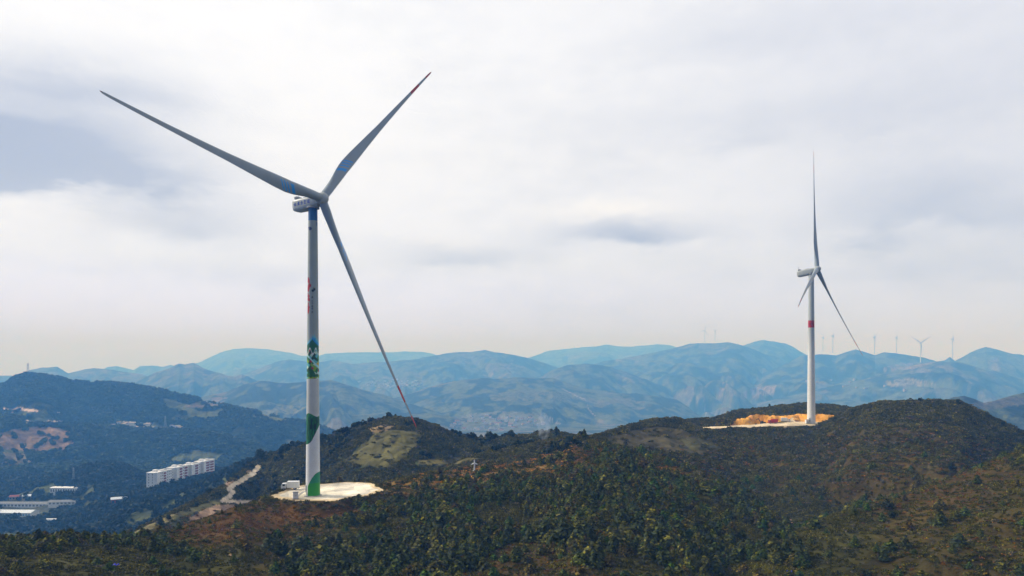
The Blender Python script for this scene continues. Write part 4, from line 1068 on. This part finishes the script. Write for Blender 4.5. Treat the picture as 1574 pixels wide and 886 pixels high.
# young pines: the 300 largest in view one by one, the others as one mass
X, Y, Z = sample(26000, 108, 340, power=1.15)
ok, px, py = free(X, Y, Z, 1.15, 1.3); w = np.zeros(len(X), bool)
for p in WOOD: w |= inside(px + (fbm(X / 9, Y / 9, 2, 5) - .5) * 60, py + (fbm(X / 11, Y / 11, 2, 6) - .5) * 30, p)
w &= fbm(X / 22, Y / 22, 3, 66) > .37
lone = (rng.random(len(X)) < .045) & (py < 900)
bz = landcover(X, Y, Z)[4]; ok &= ~((bz > .38) & (rng.random(len(X)) > .10) & (py < 800))
ok &= (w | lone) & (py < 935)
X, Y, Z, px, py, w = [a[ok] for a in (X, Y, Z, px, py, w)]
h = rng.uniform(1.5, 3.6, len(X)) * np.where(rng.random(len(X)) < .1, 1.35, 1.0) * np.where(w, 1, .8); wd = rng.uniform(1.05, 1.7, len(X)); h = np.where(px < 360, h * .72, h)
tn = np.stack([.028 + .034 * rng.random(len(X)), .040 + .030 * rng.random(len(X)), .008 + .006 * rng.random(len(X))], -1)
yl = rng.random(len(X)) < .09; tn[yl] = (.10, .105, .018)
inview = (px > 4) & (px < 1570) & (py < 880) & (py - h / Y * F > 560)
order = np.argsort(-(h / Y) * inview); big = order[:300]; rest = order[300:]
scatter('young_pine_wood', 'dense young pine wood covering the near slope', np.stack([X, Y, Z - .1], -1)[rest], np.stack([h * wd, h * wd, h], -1)[rest], tn[rest], pin, 6)
protos = []
for v in range(8):
    r = empty('young_pine', (0, 0, 0)); tag(r, 'young dark green pine in the foreground wood', 'pine tree', 'young pines in the foreground wood')
    mb = MB(); mb.tube((0, 0, 0), (.01, .01, .85), .022, .006, 6); mb.build('trunk', M_bark, r)
    V, f, c = cone_mesh(400 + v, per=14, layers=10, rad=.40); base = np.array((.034, .046, .013)) if v % 4 else np.array((.075, .078, .017))
    cr = link('crown', mesh_np('crown', V, f, c * base, mats=[M_leafi], smooth=False), r)
    if v % 4 == 0: r['label'] = 'young yellowish green pine in the foreground wood'
    protos.append(r)
for q, i in enumerate(big):
    o = protos[q] if q < 8 else copy_tree(protos[q % 8])
    o.location = (X[i], Y[i], Z[i] - .1); o.rotation_euler = (rng.normal(0, .05), rng.normal(0, .05), rng.uniform(0, 6.28)); o.scale = (h[i] * wd[i], h[i] * wd[i], h[i])

# woods on the mid slopes and on the big left hill
X, Y, Z = sample(42000, 300, 1250, -.8, .35, 1.2)
ok, px, py = free(X, Y, Z, hp=8); fld = in_fields(px, py, Y, FIELDS) | (in_fields(px, py - 6, Y, FIELDS))
n1 = fbm(X / 30, Y / 30, 3, 58)
dens = np.where(Y < 560, (n1 > .555) * .8, (n1 > .30) * 1.0); dens = np.where((Y < 600) & (px < 425), .22, dens)
ok &= (rng.random(len(X)) < dens) & ~fld & (((Y > 560)) | ((px > 300) & (px < 900)))
valley = (Z < -198) & (Y > 800) & (rng.random(len(X)) > .7); ok &= ~valley
ax = np.array([-451., 898.]); rel = (X - ax[0]) * bd.x + (Y - ax[1]) * bd.y; side = (X - ax[0]) * bd.y - (Y - ax[1]) * bd.x
ok &= ~((rel > -12) & (rel < 135) & (np.abs(side) < 9))
X, Y, Z, n1 = [a[ok] for a in (X, Y, Z, n1)]
s = rng.uniform(3.5, 7.5, len(X)) * np.clip(Y / 700, .5, 1.25); nn = rng.random(len(X))[:, None]
tn = np.array((.012, .022, .011)) * (1 - nn) + np.array((.034, .044, .014)) * nn
scatter('woodland', 'dark woods on the middle slopes and the valley knoll', np.stack([X, Y, Z - .8], -1), np.stack([s * 1.15, s * 1.15, s], -1), tn, can, 6)
FL2 = [(p, (a, b * FIELD_K), c) for p, (a, b), c in FIELDS]
X, Y, Z = sample(60000, 1250, 2450, -.85, -.12, 1.25)
ok, px, py = free(X, Y, Z); fld = in_fields(px, py, Y, FL2) | in_fields(px, py - 4, Y, FL2)
n1 = fbm(X / 70, Y / 70, 3, 59); ok &= (n1 > .36) & ~(fld & (rng.random(len(X)) > .06))
X, Y, Z, n1 = [a[ok] for a in (X, Y, Z, n1)]
s = rng.uniform(7, 13, len(X)); nn = rng.random(len(X))[:, None] * .6 + n1[:, None] * .4
tn = np.array((.012, .024, .010)) * (1 - nn) + np.array((.055, .080, .024)) * nn
scatter('hill_forest', 'forest covering the big dark hill on the left', np.stack([X, Y, Z - 2], -1), np.stack([s * 1.2, s * 1.2, s], -1), tn, can, 6)

# trees one can tell apart
def tree(px, py, y0, y1, hpx, kind, label, name='broadleaf_tree', group='single trees on the ridges', col=(.03, .042, .018), seed=0, onz=None):
    X, Y, Z = gp(px, py, y0, y1); h = hpx / F * Y
    r = empty(name, (X, Y, Z - .15), seed * 1.3); tag(r, label, 'tree', group)
    if kind == 'cone':
        V, f, c = cone_mesh(500 + seed, per=16, layers=11, size=.075, rad=.38); 
        mb = MB(); mb.tube((0, 0, 0), (.02 * h, .01 * h, h * .9), .03 * h, .006 * h, 7); mb.build('trunk', M_bark, r)
    elif kind == 'bush':
        V, f, c = shrub_mesh(600 + seed, 380, .62, .9, .085, .04); V = V * (1, 1, .95)
        mb = MB(); mb.tube((0, 0, 0), (.02 * h, 0, h * .4), .05 * h, .02 * h, 7); mb.build('trunk', M_bark, r)
    else:
        V, f, c = crown_mesh(700 + seed, 460, 10, .065)
        mb = MB(); mb.tube((0, 0, 0), (.02 * h, .01 * h, h * .5), .035 * h, .02 * h, 7)
        for a in range(4): mb.tube((.02 * h, .01 * h, h * (.3 + .05 * a)), (.2 * h * math.cos(a * 1.7), .2 * h * math.sin(a * 1.7), h * .65), .015 * h, .006 * h, 5)
        mb.build('trunk', M_bark, r)
    link('crown', mesh_np('crown', V * h, f, c * np.array(col), mats=[M_leafi], smooth=False), r)
TREES = [
 (855, 671, 330, 520, 16, 'cone', 'dark pointed conifer on the saddle, left one of two', 'conifer'),
 (898, 675, 250, 400, 16, 'cone', 'dark pointed conifer on the saddle, right one of two', 'conifer'),
 (398, 709, 380, 700, 20, 'crown', 'tall dark tree standing alone on the ridge above the winding track', 'broadleaf_tree'),
 (352, 724, 380, 760, 12, 'crown', 'dark tree just right of the farthest white flats', 'broadleaf_tree'),
 (343, 727, 380, 760, 9, 'cone', 'small pointed tree touching the farthest white flats', 'conifer'),
 (368, 720, 380, 760, 10, 'crown', 'small round tree between the flats and the tall lone tree', 'broadleaf_tree'),
 (383, 714, 380, 760, 11, 'crown', 'dark tree just left of the tall lone tree', 'broadleaf_tree'),
 (418, 702, 380, 620, 9, 'cone', 'small pointed tree right of the tall lone tree', 'conifer'),
 (440, 693, 380, 620, 8, 'crown', 'small ridge tree left of the mural painted tower', 'broadleaf_tree'),
 (533, 663, 380, 620, 7, 'crown', 'small dark tree on the ridge line right of the mural painted tower', 'broadleaf_tree'),
 (640, 647, 380, 620, 6, 'crown', 'small tree at the summit near the long blade tip', 'broadleaf_tree'),
 (719, 675, 380, 620, 9, 'crown', 'dark tree on the saddle, leftmost of three clumps', 'broadleaf_tree'),
 (754, 675, 380, 620, 11, 'crown', 'dark tree on the saddle, middle of three clumps', 'broadleaf_tree'),
 (787, 674, 380, 620, 13, 'crown', 'dark tree on the saddle, rightmost of three clumps', 'broadleaf_tree'),
 (1182, 628, 470, 620, 7, 'crown', 'lone tree on the low dark hill behind the orange soil', 'broadleaf_tree'),
 (1158, 632, 470, 620, 4, 'bush', 'low bush on the low dark hill behind the orange soil', 'bush'),
 (1415, 619, 380, 480, 8, 'crown', 'small tree on top of the big right hill', 'broadleaf_tree'),
 (1472, 623, 380, 480, 10, 'crown', 'round tree where the big right hill starts to drop', 'broadleaf_tree'),
 (1541, 655, 380, 480, 9, 'crown', 'small tree on the falling right edge of the big right hill', 'broadleaf_tree'),
 (246, 809, 250, 420, 18, 'cone', 'dark tree on the grassy bank at lower left, larger of two', 'conifer'),
 (259, 801, 250, 420, 10, 'crown', 'small dark tree on the grassy bank at lower left, smaller of two', 'broadleaf_tree'),
 (508, 846, 100, 300, 15, 'bush', 'dark round bush below the pale pad', 'bush'),
 (478, 886, 90, 300, 16, 'bush', 'dark round bush at the bottom edge below the pale pad', 'bush'),
 (1360, 783, 100, 300, 16, 'bush', 'dark round bush on the spur of the right hill', 'bush'),
 (1372, 796, 100, 300, 14, 'bush', 'dark bush just below the round one on the right spur', 'bush'),
 (1331, 884, 90, 300, 14, 'bush', 'dark round bush at the bottom edge on the right', 'bush'),
 (1223, 838, 90, 300, 10, 'cone', 'tiny pointed tree beside a bare patch, lower right', 'conifer'),
 (1464, 724, 120, 420, 14, 'crown', 'dark tree in the hollow of the big right hill', 'broadleaf_tree'),
 (1318, 698, 250, 470, 9, 'bush', 'yellow green bush on the face of the big right hill', 'bush'),
]
for i, (px, py, y0, y1, hp, kd, lab, nm) in enumerate(TREES):
    col = (.15, .15, .025) if 'yellow' in lab else (.018, .026, .014) if kd == 'bush' else (.026, .038, .018)
    g_ = {'bush': 'single bushes', 'conifer': 'single conifers', 'broadleaf_tree': 'single broadleaf trees'}[nm]
    tree(px, py, y0, y1, hp, kd, lab, nm, g_, col, i)

# thin smoke on the saddle
X, Y, Z = gp(836, 678, 330, 520)
mb = MB(); prof = [(.4, 0), (2.2, 1.5), (3.4, 5), (3.9, 9), (3.2, 12.5), (1.6, 15), (.2, 16)]
mb.lathe(prof, n=20)
ms = bpy.data.materials.new('thin smoke'); ms.use_nodes = True; N = ms.node_tree.nodes; L = ms.node_tree.links
N.remove(N['Principled BSDF']); pv = N.new('ShaderNodeVolumePrincipled'); pv.inputs['Color'].default_value = (.75, .85, 1, 1)
tc = N.new('ShaderNodeTexCoord'); nz = N.new('ShaderNodeTexNoise'); nz.inputs['Scale'].default_value = .35; L.new(tc.outputs['Object'], nz.inputs['Vector'])
mr = N.new('ShaderNodeMapRange'); mr.inputs[1].default_value = .38; mr.inputs[2].default_value = .75; mr.inputs[3].default_value = 0; mr.inputs[4].default_value = .12
L.new(nz.outputs[0], mr.inputs[0]); L.new(mr.outputs[0], pv.inputs['Density']); L.new(pv.outputs[0], N['Material Output'].inputs['Volume'])
sm = mb.build('smoke', ms, None, (X, Y, Z - .5)); tag(sm, 'thin bluish smoke drifting up from the saddle', kind='stuff')
